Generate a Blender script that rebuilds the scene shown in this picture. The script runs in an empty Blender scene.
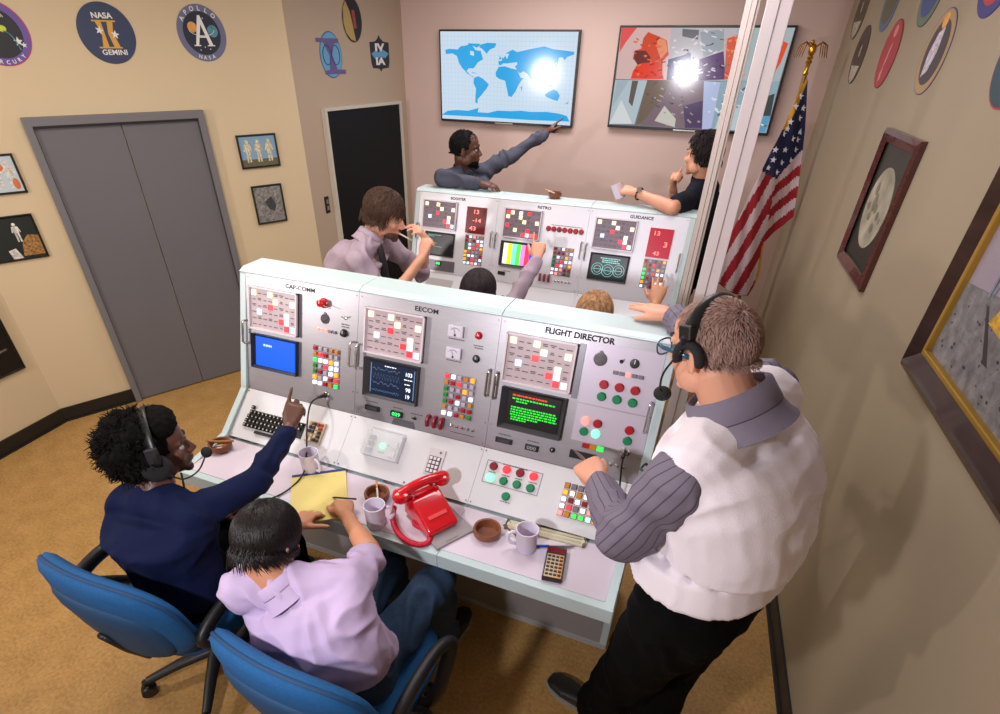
import bpy, math, random
from mathutils import Matrix, Vector, noise
PI = math.pi
V = Vector
S = bpy.context.scene
COL = S.collection
random.seed(7)

# ------------------------------------------------------------------ camera
def make_camera():
    yaw, pitch, roll = -0.38205, 0.61854, -0.01392
    cy, sy = math.cos(yaw), math.sin(yaw)
    fwd = V((sy*math.cos(pitch), cy*math.cos(pitch), -math.sin(pitch)))
    right = V((cy, -sy, 0)); down = fwd.cross(right)
    c, s = math.cos(roll), math.sin(roll)
    r2 = c*right + s*down; d2 = -s*right + c*down
    M = Matrix((r2, -d2, -fwd)).transposed().to_4x4()
    M.translation = V((1.85216, -1.14475, 2.2))
    cam = bpy.data.cameras.new('camera'); o = bpy.data.objects.new('camera', cam)
    COL.objects.link(o); o.matrix_world = M
    cam.sensor_width = 36; cam.sensor_fit = 'HORIZONTAL'
    cam.lens = 548.19/1000*36
    cam.shift_x = 0.02; cam.shift_y = 0.083
    cam.clip_start = 0.05
    S.camera = o
make_camera()
S.view_settings.view_transform = 'Standard'
S.view_settings.look = 'None'
S.view_settings.gamma = 1
S.view_settings.use_curve_mapping = False
S.view_settings.exposure = 0.0
w = bpy.data.worlds.new('room_air'); S.world = w; w.use_nodes = True
w.node_tree.nodes['Background'].inputs[0].default_value = (1.0, .95, .9, 1)
w.node_tree.nodes['Background'].inputs[1].default_value = 0.05

def area(name, loc, target, size, power, col, shape='DISK', sy=None, spread=None):
    l = bpy.data.lights.new(name, 'AREA'); l.shape = shape; l.size = size
    if sy: l.size_y = sy
    if spread: l.spread = spread
    l.energy = power; l.color = col
    o = bpy.data.objects.new(name, l); COL.objects.link(o); o.location = loc
    o.rotation_euler = (V(target)-V(loc)).to_track_quat('-Z', 'Y').to_euler()
    return o
# ceiling fixtures (the room's own lights) and two photographer's strobes on the screens side
area('ceiling_fixture_light', (-0.2, 0.6, 2.72), (-0.2, .6, 0), 1.2, 27, (1, .93, .84), 'RECTANGLE', .6)
area('ceiling_fixture_light', (0.6, 2.9, 2.72), (0.6, 2.9, 0), 1.2, 29, (1, .93, .90), 'RECTANGLE', .6)
area('ceiling_fixture_light', (1.5, 1.3, 2.72), (1.4, 1.3, 0), 1.0, 18, (.98, .94, 1.0), 'RECTANGLE', .6)
area('strobe_light', (-1.25, -1.45, 1.9), (0.6, 3.9, 1.3), .16, 30, (1, .93, .92))
area('strobe_light', (0.95, -1.5, 1.95), (1.35, 2.2, .8), .14, 25, (.97, .94, 1.0))

# ------------------------------------------------------------------ materials
MATS = {}
def srgb(c):
    return tuple(((x/255)/12.92 if x/255 <= .04045 else ((x/255+.055)/1.055)**2.4) for x in c) + (1,)
def mat(name, col, rough=.5, metal=0, emit=None, es=1, noise_s=0, noise_a=.08, bump=0, bump_s=60,
        trans=0, spec=None, alpha=1, stretch=None, sheen=0, coat=0, sub=0, ior=None):
    if name in MATS: return MATS[name]
    m = bpy.data.materials.new(name); m.use_nodes = True; nt = m.node_tree
    b = nt.nodes['Principled BSDF']
    c = srgb(col); b.inputs['Base Color'].default_value = c
    b.inputs['Roughness'].default_value = rough; b.inputs['Metallic'].default_value = metal
    if trans: b.inputs['Transmission Weight'].default_value = trans
    if spec is not None: b.inputs['Specular IOR Level'].default_value = spec
    if ior: b.inputs['IOR'].default_value = ior
    if sheen: b.inputs['Sheen Weight'].default_value = sheen
    if coat: b.inputs['Coat Weight'].default_value = coat
    if sub:
        b.inputs['Subsurface Weight'].default_value = sub; b.inputs['Subsurface Radius'].default_value = (.02, .008, .005)
        b.inputs['Subsurface Scale'].default_value = .5
    if alpha < 1: b.inputs['Alpha'].default_value = alpha
    if emit:
        b.inputs['Emission Color'].default_value = srgb(emit); b.inputs['Emission Strength'].default_value = es
    tc = None
    if noise_s or bump:
        tc = nt.nodes.new('ShaderNodeTexCoord'); mp = nt.nodes.new('ShaderNodeMapping')
        if stretch: mp.inputs['Scale'].default_value = stretch
        nt.links.new(tc.outputs['Object'], mp.inputs[0])
    if noise_s:
        n = nt.nodes.new('ShaderNodeTexNoise'); n.inputs['Scale'].default_value = noise_s; n.inputs['Detail'].default_value = 4
        nt.links.new(mp.outputs[0], n.inputs['Vector'])
        r = nt.nodes.new('ShaderNodeMapRange'); r.inputs['From Min'].default_value = .3; r.inputs['From Max'].default_value = .7
        r.inputs['To Min'].default_value = 1-noise_a; r.inputs['To Max'].default_value = 1+noise_a
        nt.links.new(n.outputs[0], r.inputs[0])
        x = nt.nodes.new('ShaderNodeVectorMath'); x.operation = 'SCALE'; x.inputs[0].default_value = c[:3]
        nt.links.new(r.outputs[0], x.inputs['Scale']); nt.links.new(x.outputs[0], b.inputs['Base Color'])
    if bump:
        n = nt.nodes.new('ShaderNodeTexNoise'); n.inputs['Scale'].default_value = bump_s; n.inputs['Detail'].default_value = 3
        nt.links.new(mp.outputs[0], n.inputs['Vector'])
        bp = nt.nodes.new('ShaderNodeBump'); bp.inputs['Strength'].default_value = bump; bp.inputs['Distance'].default_value = .01
        nt.links.new(n.outputs[0], bp.inputs['Height']); nt.links.new(bp.outputs[0], b.inputs['Normal'])
    MATS[name] = m
    return m

def floor_material():
    m = bpy.data.materials.new('speckled_tan_vinyl'); m.use_nodes = True; nt = m.node_tree; b = nt.nodes['Principled BSDF']
    tc = nt.nodes.new('ShaderNodeTexCoord')
    n1 = nt.nodes.new('ShaderNodeTexNoise'); n1.inputs['Scale'].default_value = 70; n1.inputs['Detail'].default_value = 5
    n2 = nt.nodes.new('ShaderNodeTexNoise'); n2.inputs['Scale'].default_value = 9; n2.inputs['Detail'].default_value = 4
    for n in (n1, n2): nt.links.new(tc.outputs['Object'], n.inputs['Vector'])
    r = nt.nodes.new('ShaderNodeValToRGB'); e = r.color_ramp.elements
    e[0].position = .3; e[0].color = srgb((146, 108, 58)); e[1].position = .72; e[1].color = srgb((194, 154, 94))
    x = e.new(.5); x.color = srgb((172, 133, 77))
    mx = nt.nodes.new('ShaderNodeMix'); mx.data_type = 'FLOAT'; mx.inputs[0].default_value = .35
    nt.links.new(n1.outputs[0], mx.inputs[2]); nt.links.new(n2.outputs[0], mx.inputs[3])
    nt.links.new(mx.outputs[0], r.inputs[0]); nt.links.new(r.outputs[0], b.inputs['Base Color'])
    b.inputs['Roughness'].default_value = .45
    return m

# ------------------------------------------------------------------ mesh building
ID = Matrix.Identity(4)
def frame(o, x, y=None, z=None):
    """matrix with origin o, x axis x, z axis z (y completes) or x,y given"""
    x = V(x).normalized()
    if z is not None:
        z = V(z).normalized(); y = z.cross(x).normalized(); x = y.cross(z)
    else:
        y = V(y); y = (y-x*y.dot(x)).normalized(); z = x.cross(y)
    M = Matrix((x, y, z)).transposed().to_4x4(); M.translation = V(o)
    return M
class MB:
    def __init__(s): s.v = []; s.f = []; s.mi = []
    def add(s, vs, fs, M=ID, mi=0):
        k = len(s.v); s.v += [M @ V(p) for p in vs]; s.f += [[i+k for i in f] for f in fs]; s.mi += [mi]*len(fs); return s
    def box(s, c, d, M=ID, mi=0):
        x, y, z = c; a, b, e = d[0]/2, d[1]/2, d[2]/2
        vs = [(x+i*a, y+j*b, z+k*e) for k in (-1, 1) for j in (-1, 1) for i in (-1, 1)]
        return s.add(vs, [(0, 2, 3, 1), (4, 5, 7, 6), (0, 1, 5, 4), (2, 6, 7, 3), (0, 4, 6, 2), (1, 3, 7, 5)], M, mi)
    def prism(s, poly, z0, z1, M=ID, mi=0):
        n = len(poly)
        if sum(poly[i][0]*poly[(i+1) % n][1]-poly[(i+1) % n][0]*poly[i][1] for i in range(n)) < 0: poly = poly[::-1]
        vs = [(x, y, z0) for x, y in poly]+[(x, y, z1) for x, y in poly]
        return s.add(vs, [list(range(n))[::-1], list(range(n, 2*n))]+[(i, (i+1) % n, n+(i+1) % n, n+i) for i in range(n)], M, mi)
    def lathe(s, prof, M=ID, n=24, mi=0, caps=True):
        vs = []; fs = []
        for r, z in prof: vs += [(r*math.cos(2*PI*i/n), r*math.sin(2*PI*i/n), z) for i in range(n)]
        for k in range(len(prof)-1):
            for i in range(n): a = k*n+i; b = k*n+(i+1) % n; fs.append((a, b, b+n, a+n))
        if caps: fs.append(list(range(n))[::-1]); fs.append([(len(prof)-1)*n+i for i in range(n)])
        return s.add(vs, fs, M, mi)
    def cyl(s, p0, p1, r0, r1=None, n=16, mi=0):
        p0 = V(p0); p1 = V(p1); d = p1-p0; r1 = r0 if r1 is None else r1
        M = d.to_track_quat('Z', 'Y').to_matrix().to_4x4(); M.translation = p0
        return s.lathe([(r0, 0), (r1, d.length)], M, n, mi)
    def tube(s, pts, r, n=8, mi=0, flat=None):
        pts = [V(p) for p in pts]; rs = r if isinstance(r, (list, tuple)) else [r]*len(pts)
        up = V((0, 0, 1)); vs = []; fs = []; prev = None
        for i, p in enumerate(pts):
            t = (pts[min(i+1, len(pts)-1)]-pts[max(i-1, 0)]).normalized()
            if prev is None:
                prev = t.cross(up)
                if prev.length < .1: prev = t.cross(V((1, 0, 0)))
            a = (prev-t*prev.dot(t)).normalized(); b = t.cross(a); prev = a
            ra = rs[i]; rb = rs[i]*(flat or 1)
            vs += [p+a*ra*math.cos(2*PI*k/n)+b*rb*math.sin(2*PI*k/n) for k in range(n)]
        for i in range(len(pts)-1):
            for k in range(n): c = i*n+k; d = i*n+(k+1) % n; fs.append((c, d, d+n, c+n))
        fs.append(list(range(n))[::-1]); fs.append([(len(pts)-1)*n+k for k in range(n)])
        return s.add(vs, fs, ID, mi)
    def ell(s, c, r, M=ID, n=16, mi=0):
        if not isinstance(r, (tuple, list)): r = (r, r, r)
        m = n//2; prof = []
        vs = [(c[0], c[1], c[2]-r[2])]; fs = []
        for j in range(1, m):
            a = -PI/2+PI*j/m
            vs += [(c[0]+r[0]*math.cos(a)*math.cos(2*PI*i/n), c[1]+r[1]*math.cos(a)*math.sin(2*PI*i/n), c[2]+r[2]*math.sin(a)) for i in range(n)]
        vs.append((c[0], c[1], c[2]+r[2])); L = len(vs)-1
        for i in range(n):
            fs.append((0, 1+(i+1) % n, 1+i)); fs.append((L, L-n+i, L-n+(i+1) % n))
        for j in range(m-2):
            for i in range(n): a = 1+j*n+i; b = 1+j*n+(i+1) % n; fs.append((a, b, b+n, a+n))
        return s.add(vs, fs, M, mi)
    def build(s, name, m, parent=None, smooth=False, bevel=0, seg=2, label=None, subd=0):
        me = bpy.data.meshes.new(name); me.from_pydata([tuple(p) for p in s.v], [], s.f); me.update()
        for x in (m if isinstance(m, (list, tuple)) else [m]): me.materials.append(x)
        if len(me.materials) > 1:
            for p, i in zip(me.polygons, s.mi): p.material_index = i
        if smooth: me.shade_smooth() if smooth is True else me.set_sharp_from_angle(angle=smooth)
        if smooth and smooth is not True:
            for p in me.polygons: p.use_smooth = True
        o = bpy.data.objects.new(name, me); COL.objects.link(o)
        if parent: o.parent = parent
        if bevel:
            bm = o.modifiers.new('soft_edges', 'BEVEL'); bm.width = bevel; bm.segments = seg; bm.limit_method = 'ANGLE'; bm.angle_limit = .6
        if subd:
            sm = o.modifiers.new('smooth', 'SUBSURF'); sm.levels = subd; sm.render_levels = subd
        if label: o['label'] = label
        return o
SM = math.radians(38)
def thing(name, label, cat, loc=(0, 0, 0), rz=0, group=None):
    o = bpy.data.objects.new(name, None); COL.objects.link(o); o.location = loc; o.rotation_euler = (0, 0, rz)
    o.empty_display_size = .05
    o['label'] = label; o['category'] = cat
    if group: o['group'] = group
    return o
def tag(o, label, cat, group=None):
    o['label'] = label; o['category'] = cat
    if group: o['group'] = group
    return o
def struct(o): o['kind'] = 'structure'; return o

_fonts = {}
def text_mesh(txt, h, w=None, depth=.0006, bold=.0):
    cu = bpy.data.curves.new('lettering', 'FONT'); cu.body = txt; cu.align_x = 'CENTER'; cu.align_y = 'CENTER'
    cu.extrude = 0; cu.offset = bold; cu.resolution_u = 3
    o = bpy.data.objects.new('lettering', cu); COL.objects.link(o)
    bpy.context.view_layer.update()
    me = bpy.data.meshes.new_from_object(o.evaluated_get(bpy.context.evaluated_depsgraph_get()))
    bpy.data.objects.remove(o); bpy.data.curves.remove(cu)
    vs = [v.co.copy() for v in me.vertices]; fs = [list(p.vertices) for p in me.polygons]
    bpy.data.meshes.remove(me)
    if not vs: return [], []
    x0 = min(v.x for v in vs); x1 = max(v.x for v in vs); y0 = min(v.y for v in vs); y1 = max(v.y for v in vs)
    sy = h/(y1-y0); sx = sy if w is None else w/(x1-x0)
    return [((v.x-(x0+x1)/2)*sx, (v.y-(y0+y1)/2)*sy, depth) for v in vs], fs
def text(mb, txt, M, cx, cy, h, w=None, z=.001, mi=0, bold=.0, rot=0):
    vs, fs = text_mesh(txt, h, w, 0, bold)
    T = M @ Matrix.Translation((cx, cy, z)) @ Matrix.Rotation(rot, 4, 'Z')
    mb.add(vs, fs, T, mi)

# ------------------------------------------------------------------ common materials
WHITE = mat('cabinet_white_paint', (214, 222, 220), .4)
SLOPEW = mat('glossy_white_panel', (214, 214, 219), .28, coat=.2)
LAM = mat('pale_lilac_laminate', (214, 202, 216), .45)
ALU = mat('brushed_aluminium', (168, 166, 172), .40, .75, noise_s=14, noise_a=.05, stretch=(1, 25, 25))
ALUD = mat('dark_brushed_aluminium', (120, 118, 126), .4, .8, noise_s=14, noise_a=.05, stretch=(1, 25, 25))
CHROME = mat('chrome', (210, 208, 210), .18, 1)
SCREW = mat('screw_steel', (150, 150, 150), .35, .9)
BLACK = mat('black_plastic', (22, 22, 24), .4)
BEZEL = mat('charcoal_bezel', (48, 46, 52), .45)
INK = mat('black_ink', (28, 26, 30), .7)
SOFTINK = mat('grey_engraving', (96, 90, 100), .7)
def glow(name, col, es, base=None): return mat(name, base or col, .3, emit=col, es=es)
G_WARM = glow('lit_warm_white', (255, 242, 190), 1.05)
G_WHITE = glow('lit_white', (232, 240, 255), .85)
G_BLUE = glow('lit_blue_white', (180, 208, 255), 1.3)
G_RED = glow('lit_red', (250, 54, 64), .85)
G_PINK = glow('lit_pink', (255, 140, 130), 1.0)
G_ORANGE = glow('lit_amber', (255, 165, 40), .9)
G_GREEN = glow('lit_green', (60, 220, 90), .9)
G_MINT = glow('lit_mint', (130, 255, 190), 1.2)
G_CYAN = glow('lit_cyan', (170, 250, 240), 1.0)
B_RED = mat('red_button', (168, 14, 34), .3)
B_MAROON = mat('dark_red_button', (134, 18, 40), .3)
B_ORANGE = mat('amber_button', (200, 130, 30), .35)
B_GREEN = mat('green_button', (14, 130, 84), .3)
B_GREEN2 = mat('bright_green_button', (30, 140, 50), .3)
B_DIM = mat('unlit_white_button', (176, 168, 182), .4)
B_GREY = mat('grey_button', (118, 112, 128), .4)
LK = {'r': B_RED, 'R': G_RED, 'm': B_MAROON, 'w': G_WHITE, 'd': B_DIM, 'o': B_ORANGE, 'O': G_ORANGE, 'g': B_GREEN2, 'G': G_GREEN,
      'c': G_CYAN, 'p': G_PINK, 'y': B_GREY, 't': B_GREEN, 'T': G_MINT, 'P': G_PINK}
LN = {'r': 'red', 'R': 'lit red', 'm': 'dark red', 'w': 'lit white', 'd': 'unlit white', 'o': 'amber', 'O': 'lit amber', 'g': 'green',
      'G': 'lit green', 'c': 'lit cyan', 'p': 'lit pink', 'y': 'grey', 't': 'green', 'T': 'lit mint green', 'P': 'lit pink'}

# ------------------------------------------------------------------ room shell
YB = 3.9
A_ = V((-1.112, 2.622)); B_ = V((-0.929, YB)); RT = V((2.357, YB))
LDIR = V((-0.47872, -0.87797)); LDIR2 = V((-.0515, .99867)) * -1
KINK = A_+LDIR*2.105
LEND = KINK+V((.0515, -.99867))*3.2
RDIR = V((0.0620, -0.99808)); REND = RT+RDIR*6.4
CEIL = 2.75
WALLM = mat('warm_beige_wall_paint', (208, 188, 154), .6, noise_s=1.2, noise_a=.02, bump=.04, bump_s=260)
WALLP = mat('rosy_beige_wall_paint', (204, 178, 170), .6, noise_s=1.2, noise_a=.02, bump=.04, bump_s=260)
WALLR = mat('beige_wall_paint_shaded', (158, 143, 119), .6, noise_s=1.2, noise_a=.02, bump=.04, bump_s=260)  # right wall beige darkened in colour to stand for the little light reaching it
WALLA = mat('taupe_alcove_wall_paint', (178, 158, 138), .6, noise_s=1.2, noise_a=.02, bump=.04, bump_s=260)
def wall(name, p, q, m, z0=0, z1=CEIL, th=.12, out=1):
    d = (q-p).normalized(); n = V((d.y, -d.x))*out*th
    mb = MB(); mb.prism([tuple(p), tuple(q), tuple(q+n), tuple(p+n)], z0, z1)
    return struct(mb.build(name, m))
# interior is to the right of the path LEND->KINK->A->B->RT->REND, so outward = left side
def outw(p, q): return -1
FL = MB(); FL.prism([tuple(LEND+V((-.3, -.1))), tuple(KINK+V((-.3, .1))), tuple(A_+V((-.3, .2))), tuple(B_+V((-.3, .2))), tuple(RT+V((.3, .2))), tuple(REND+V((.3, -.1)))], -.1, 0)
struct(FL.build('floor', floor_material()))
CE = MB(); CE.prism([tuple(LEND+V((-.3, -.1))), tuple(KINK+V((-.3, .1))), tuple(A_+V((-.3, .2))), tuple(B_+V((-.3, .2))), tuple(RT+V((.3, .2))), tuple(REND+V((.3, -.1)))], CEIL, CEIL+.1)
struct(CE.build('ceiling', mat('ceiling_white', (226, 222, 214), .8)))
wall('wall_left', KINK, A_, WALLM, out=-1)
wall('wall_left', LEND, KINK, WALLM, out=-1)
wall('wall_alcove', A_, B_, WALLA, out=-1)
wall('wall_back', B_-V((.12, 0)), RT+V((.12, 0)), WALLP, out=-1)
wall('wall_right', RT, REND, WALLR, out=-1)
wall('wall_front', REND, LEND, WALLM, out=-1)

def wall_frame(origin, d, inward_right=True):
    """x along d, y up, z out into the room"""
    d3 = V((d[0], d[1], 0)).normalized(); up = V((0, 0, 1))
    z = d3.cross(up)
    if not inward_right: z = -z
    return d3, up, z
LF = frame((A_.x, A_.y, 0), (-LDIR.x, -LDIR.y, 0), (0, 0, 1))      # x runs from door side toward corner; z = into room?
# use reading direction: +x to the viewer's right on each wall
def WF(o, d): return frame((o[0], o[1], 0), (d[0], d[1], 0), (0, 0, 1))
LW = WF(A_, -LDIR)                       # left wall: x = -s   (s = distance from the outer corner)
AW = WF(A_, (B_-A_).normalized())        # alcove wall: x = s
BW = WF((0, YB), (1, 0))                 # back wall: x = world x
RW = WF(RT, RDIR)                        # right wall: x = s (towards the camera)

# baseboards
BBM = mat('black_vinyl_baseboard', (24, 20, 18), .45)
def baseboard(name, Mw, x0, x1, h=.1):
    mb = MB(); mb.box(((x0+x1)/2, h/2, .006), (x1-x0, h, .012), Mw); mb.box(((x0+x1)/2, .006, .012), (x1-x0, .012, .022), Mw)
    return struct(mb.build(name, BBM))
baseboard('baseboard_left', LW, -2.105, -1.652)
baseboard('baseboard_left', LW, -.668, 0)
baseboard('baseboard_left', WF(KINK, (-.0515, .99867)), -3.2, 0)
baseboard('baseboard_alcove', AW, 0, .21)
baseboard('baseboard_back', BW, B_.x, RT.x)
baseboard('baseboard_right', RW, 0, 6.4)

# double grey door on the left wall
DG = mat('grey_door_paint', (104, 102, 106), .45, noise_s=2, noise_a=.02)
DFR = mat('grey_door_frame_paint', (112, 110, 114), .45)
d1 = MB()
for x0, x1 in ((-1.61, -1.166), (-1.160, -.715)): d1.box(((x0+x1)/2, .91, .008), (x1-x0, 1.80, .03), LW)
dd = struct(d1.build('door_1', DG, bevel=.002))
mb = MB()
mb.prism([(-1.652, 0), (-1.652, 1.86), (-.668, 1.86), (-.668, 0), (-.71, 0), (-.71, 1.815), (-1.612, 1.815), (-1.612, 0)], -.01, .045, LW)
mb.build('door_frame', DFR, dd, bevel=.003)
mb = MB(); mb.box((-1.16, 1.808, .03), (.9, .012, .02), LW); mb.build('door_track', mat('door_gap_black', (16, 14, 14), .6), dd)
# dark door in the alcove
d2 = MB(); d2.box((.70, .905, .012), (.90, 1.80, .03), AW)
dd2 = struct(d2.build('door_2', mat('near_black_door', (11, 16, 20), .55, spec=.25)))
mb = MB(); mb.prism([(.225, 0), (.225, 1.832), (1.175, 1.832), (1.175, 0), (1.15, 0), (1.15, 1.808), (.25, 1.808), (.25, 0)], -.01, .04, AW)
mb.build('door_frame', mat('pale_door_frame', (196, 188, 176), .5), dd2)
# light switch by it
sw = thing('light_switch', 'black double light switch plate beside the dark alcove door', 'switch', AW @ V((.15, 1.16, 0)))
L0 = Matrix.Translation(-(AW @ V((.15, 1.16, 0)))) @ AW
mb = MB(); mb.box((.15, 1.16, .004), (.045, .125, .008), L0); mb.build('switch_plate', BLACK, sw, bevel=.002)
mb = MB(); mb.box((.15, 1.185, .011), (.018, .03, .008), L0); mb.box((.15, 1.135, .011), (.018, .03, .008), L0); mb.build('toggle', mat('grey_toggle', (120, 116, 110), .5), sw)

# white upright of the partition frame, and the narrower one behind it
PW = mat('white_painted_metal', (226, 214, 216), .4)
PT = mat('cream_painted_metal', (196, 182, 174), .45)
mb = MB(); mb.box((1.866, 1.24, CEIL/2), (.038, .06, CEIL)); mb.box((1.9055, 1.24, CEIL/2), (.037, .052, CEIL)); struct(mb.build('trim_1', PW, bevel=.002))
mb = MB(); mb.box((1.782, 1.77, CEIL/2), (.022, .05, CEIL)); mb.box((1.804, 1.77, CEIL/2), (.018, .07, CEIL)); mb.box((1.819, 1.77, CEIL/2), (.01, .05, CEIL)); struct(mb.build('trim_2', PT, bevel=.0015))
# ------------------------------------------------------------------ consoles
YR, YF, ZT = .7926, .6714, 1.4234
YPT, ZPT, YP2, ZP2, YS, ZS, YD = .6467, 1.4141, .4975, .9122, .3201, .7575, .0471
XR, S1, S2, TT = 1.8402, .6053, 1.2137, .0322
UP = frame((0, YP2, ZP2), (1, 0, 0), (0, YPT-YP2, ZPT-ZP2))          # control panel plane
SLP = frame((0, YS, ZS), (1, 0, 0), (0, YP2-YS, ZP2-ZS))             # sloping lower panel plane
GREENW = mat('cabinet_pale_green_white', (192, 210, 212), .35)
KICK = mat('kick_panel_grey', (150, 146, 146), .5)
PANEL_TINT = ALU

def screws(pts, M, parent, r=.004):
    mb = MB()
    for x, y in pts: mb.cyl(M @ V((x, y, 0)), M @ V((x, y, .003)), r, r*.8, 8)
    return mb.build('screw', SCREW, parent)
def handle(M, x, y0, y1, parent, off=.028):
    mb = MB()
    pts = [(x, y0, 0), (x, y0, off*.7), (x, y0+.006, off), (x, y1-.006, off), (x, y1, off*.7), (x, y1, 0)]
    mb.tube([M @ V(p) for p in pts], .0052, 8)
    return mb.build('handle', CHROME, parent, smooth=SM)

def annunciator(root, x0, x1, y0, y1, lit, cabinet_label=None, dark=False):
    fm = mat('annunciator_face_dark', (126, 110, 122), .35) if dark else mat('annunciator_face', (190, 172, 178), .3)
    mb = MB(); mb.box(((x0+x1)/2, (y0+y1)/2, .006), (x1-x0, y1-y0, .012), UP)
    p = mb.build('annunciator_panel', fm, root, bevel=.002)
    mb = MB(); t = .006
    for (a, b, c, d) in ((x0, x1, y1-t, y1), (x0, x1, y0, y0+t), (x0, x0+t, y0, y1), (x1-t, x1, y0, y1)):
        mb.box(((a+b)/2, (c+d)/2, .011), (b-a, d-c, .02), UP)
    mb.build('acrylic_frame', mat('acrylic_frame_white', (224, 214, 222), .2), p)
    nx, ny = 8, 6; mx = .012
    cw = (x1-x0-2*mx)/nx; ch = (y1-y0-2*mx)/ny
    for r in range(ny):
        row = lit[r]
        for c in range(nx):
            k = row[c]; cx = x0+mx+cw*(c+.5); cy = y1-mx-ch*(r+.5)
            if k != '.':
                m = {'W': G_WARM, 'B': G_BLUE, 'R': G_RED, 'w': G_WHITE, 'P': glow('lit_deep_pink', (255, 90, 110), 1.3)}[k]
                b = MB(); b.box((cx, cy, .0135), (cw*.8, ch*.86, .004), UP); b.build('lit_tile', m, p)
    mb = MB(); rr = random.Random(3)
    for r in range(ny):
        for c in range(nx):
            if lit[r][c] != '.': continue
            cx = x0+mx+cw*(c+.5); cy = y1-mx-ch*(r+.5)
            for j in range(rr.choice((1, 1, 2))):
                wd = cw*rr.uniform(.4, .8); mb.box((cx, cy+(j-.3)*.006, .0124), (wd, .0034, .0008), UP)
    g = mb.build('tile_legend', SOFTINK, p); g['kind'] = 'stuff'
    return p
LIT = ['W..W....', '....W..W', '...R....', '.B....W.', '.....Rw.', '......Rw']
LIT2 = ['RW.w.R..', 'W..W....', '....W..W', 'R.......', '..W..R..', '....RwPR']
def monitor(root, x0, x1, y0, y1, scr, screen_off=(.03, .03, .03, .03), bez=BEZEL, depth=.022):
    mb = MB(); l, r, b, t = screen_off
    X0, X1, Y0, Y1 = x0+l, x1-r, y0+b, y1-t
    # bezel ring with sloped inner faces
    vs = [(x0, y0, 0), (x1, y0, 0), (x1, y1, 0), (x0, y1, 0), (x0, y0, depth), (x1, y0, depth), (x1, y1, depth), (x0, y1, depth),
          (X0, Y0, .004), (X1, Y0, .004), (X1, Y1, .004), (X0, Y1, .004)]
    fs = [(0, 1, 5, 4), (1, 2, 6, 5), (2, 3, 7, 6), (3, 0, 4, 7), (4, 5, 9, 8), (5, 6, 10, 9), (6, 7, 11, 10), (7, 4, 8, 11), (3, 2, 1, 0)]
    mb.add(vs, fs, UP); p = mb.build('monitor', bez, root, bevel=.0015)
    mb = MB(); mb.box(((X0+X1)/2, (Y0+Y1)/2, .0052), (X1-X0, Y1-Y0, .004), UP); mb.build('screen', scr, p)
    return p, (X0, X1, Y0, Y1)
def matrix_buttons(root, x0, x1, y0, y1, rows, M=UP, nm='button_matrix', plate=True, gap=.64, mats=None):
    nx = max(len(r) for r in rows); ny = len(rows)
    dx = (x1-x0)/(nx-1); dy = (y1-y0)/(ny-1)
    mb = MB(); mb.box(((x0+x1)/2, (y0+y1)/2, .001), (x1-x0+dx*.9, y1-y0+dy*.9, .002), M)
    p = mb.build(nm, SLOPEW if not plate else mat('button_plate_grey', (140, 134, 142), .45, .4), root)
    for r, row in enumerate(rows):
        for c, k in enumerate(row):
            if k == ' ': continue
            b = MB(); s = min(dx, dy)*gap
            b.box((x0+dx*c, y1-dy*r, .006), (s, s, .012), M); o = b.build('square_button', LK[k], p, bevel=.001, seg=1)
            if c == 0 and r < 0: o['label'] = LN[k]
            if not plate:
                q = MB(); q.box((x0+dx*c, y1-dy*r, .003), (s*1.25, s*1.25, .006), M)
                q.build('button_collar', mat('brass_collar', (150, 116, 96), .4, .4), p)
    return p
def round_button(x, y, k, parent, M=UP, r=.0165, h=.012):
    mb = MB(); mb.lathe([(r*1.0, 0), (r*1.0, h*.5), (r*.88, h*.7), (r*.88, h), (r*.8, h*1.15)], M @ Matrix.Translation((x, y, 0)), 24)
    o = mb.build('round_button', LK[k], parent, smooth=SM); o['label'] = LN[k]+' round button'
    return o
def outline_box(root, x0, x1, y0, y1, M=UP, name='engraved_outline'):
    mb = MB(); t = .0016
    for (a, b, c, d) in ((x0, x1, y1-t, y1), (x0, x1, y0, y0+t), (x0, x0+t, y0, y1), (x1-t, x1, y0, y1)):
        mb.box(((a+b)/2, (c+d)/2, .0008), (b-a, d-c, .0012), M)
    return mb.build(name, SOFTINK, root)
def legend(root, items, M=UP, h=.004):
    """small unreadable engraved captions"""
    mb = MB(); rr = random.Random(11)
    for x, y, wd in items:
        u = x-wd/2
        while u < x+wd/2:
            ww = rr.uniform(.006, .013); mb.box((u+ww/2, y, .0006), (ww*.8, h, .0008), M); u += ww
    return mb.build('engraved_caption', SOFTINK, root)
def knob(root, x, y, r, h, m, M=UP, name='rotary_knob', label=None):
    mb = MB(); T = M @ Matrix.Translation((x, y, 0))
    mb.lathe([(r*1.25, 0), (r*1.25, h*.15), (r, h*.2), (r*.88, h*.95), (r*.7, h)], T, 20)
    o = mb.build(name, m, root, smooth=SM)
    q = MB(); q.box((0, r*.4, h*1.0), (r*.16, r*.9, h*.06), T); q.build('pointer', mat('pointer_white', (230, 230, 230), .5), o)
    if label: o['label'] = label
    return o
def toggles(root, x0, x1, y, n, M=UP, m=None):
    for i in range(n):
        x = x0+(x1-x0)*i/max(1, n-1)
        mb = MB(); T = M @ Matrix.Translation((x, y, 0))
        mb.lathe([(.007, 0), (.007, .003), (.0045, .004), (.0045, .009)], T, 12)
        mb.cyl(T @ V((0, 0, .008)), T @ V((0, .008, .026)), .002, .0034, 8)
        mb.build('toggle_switch', m or CHROME, root, smooth=SM)
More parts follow.
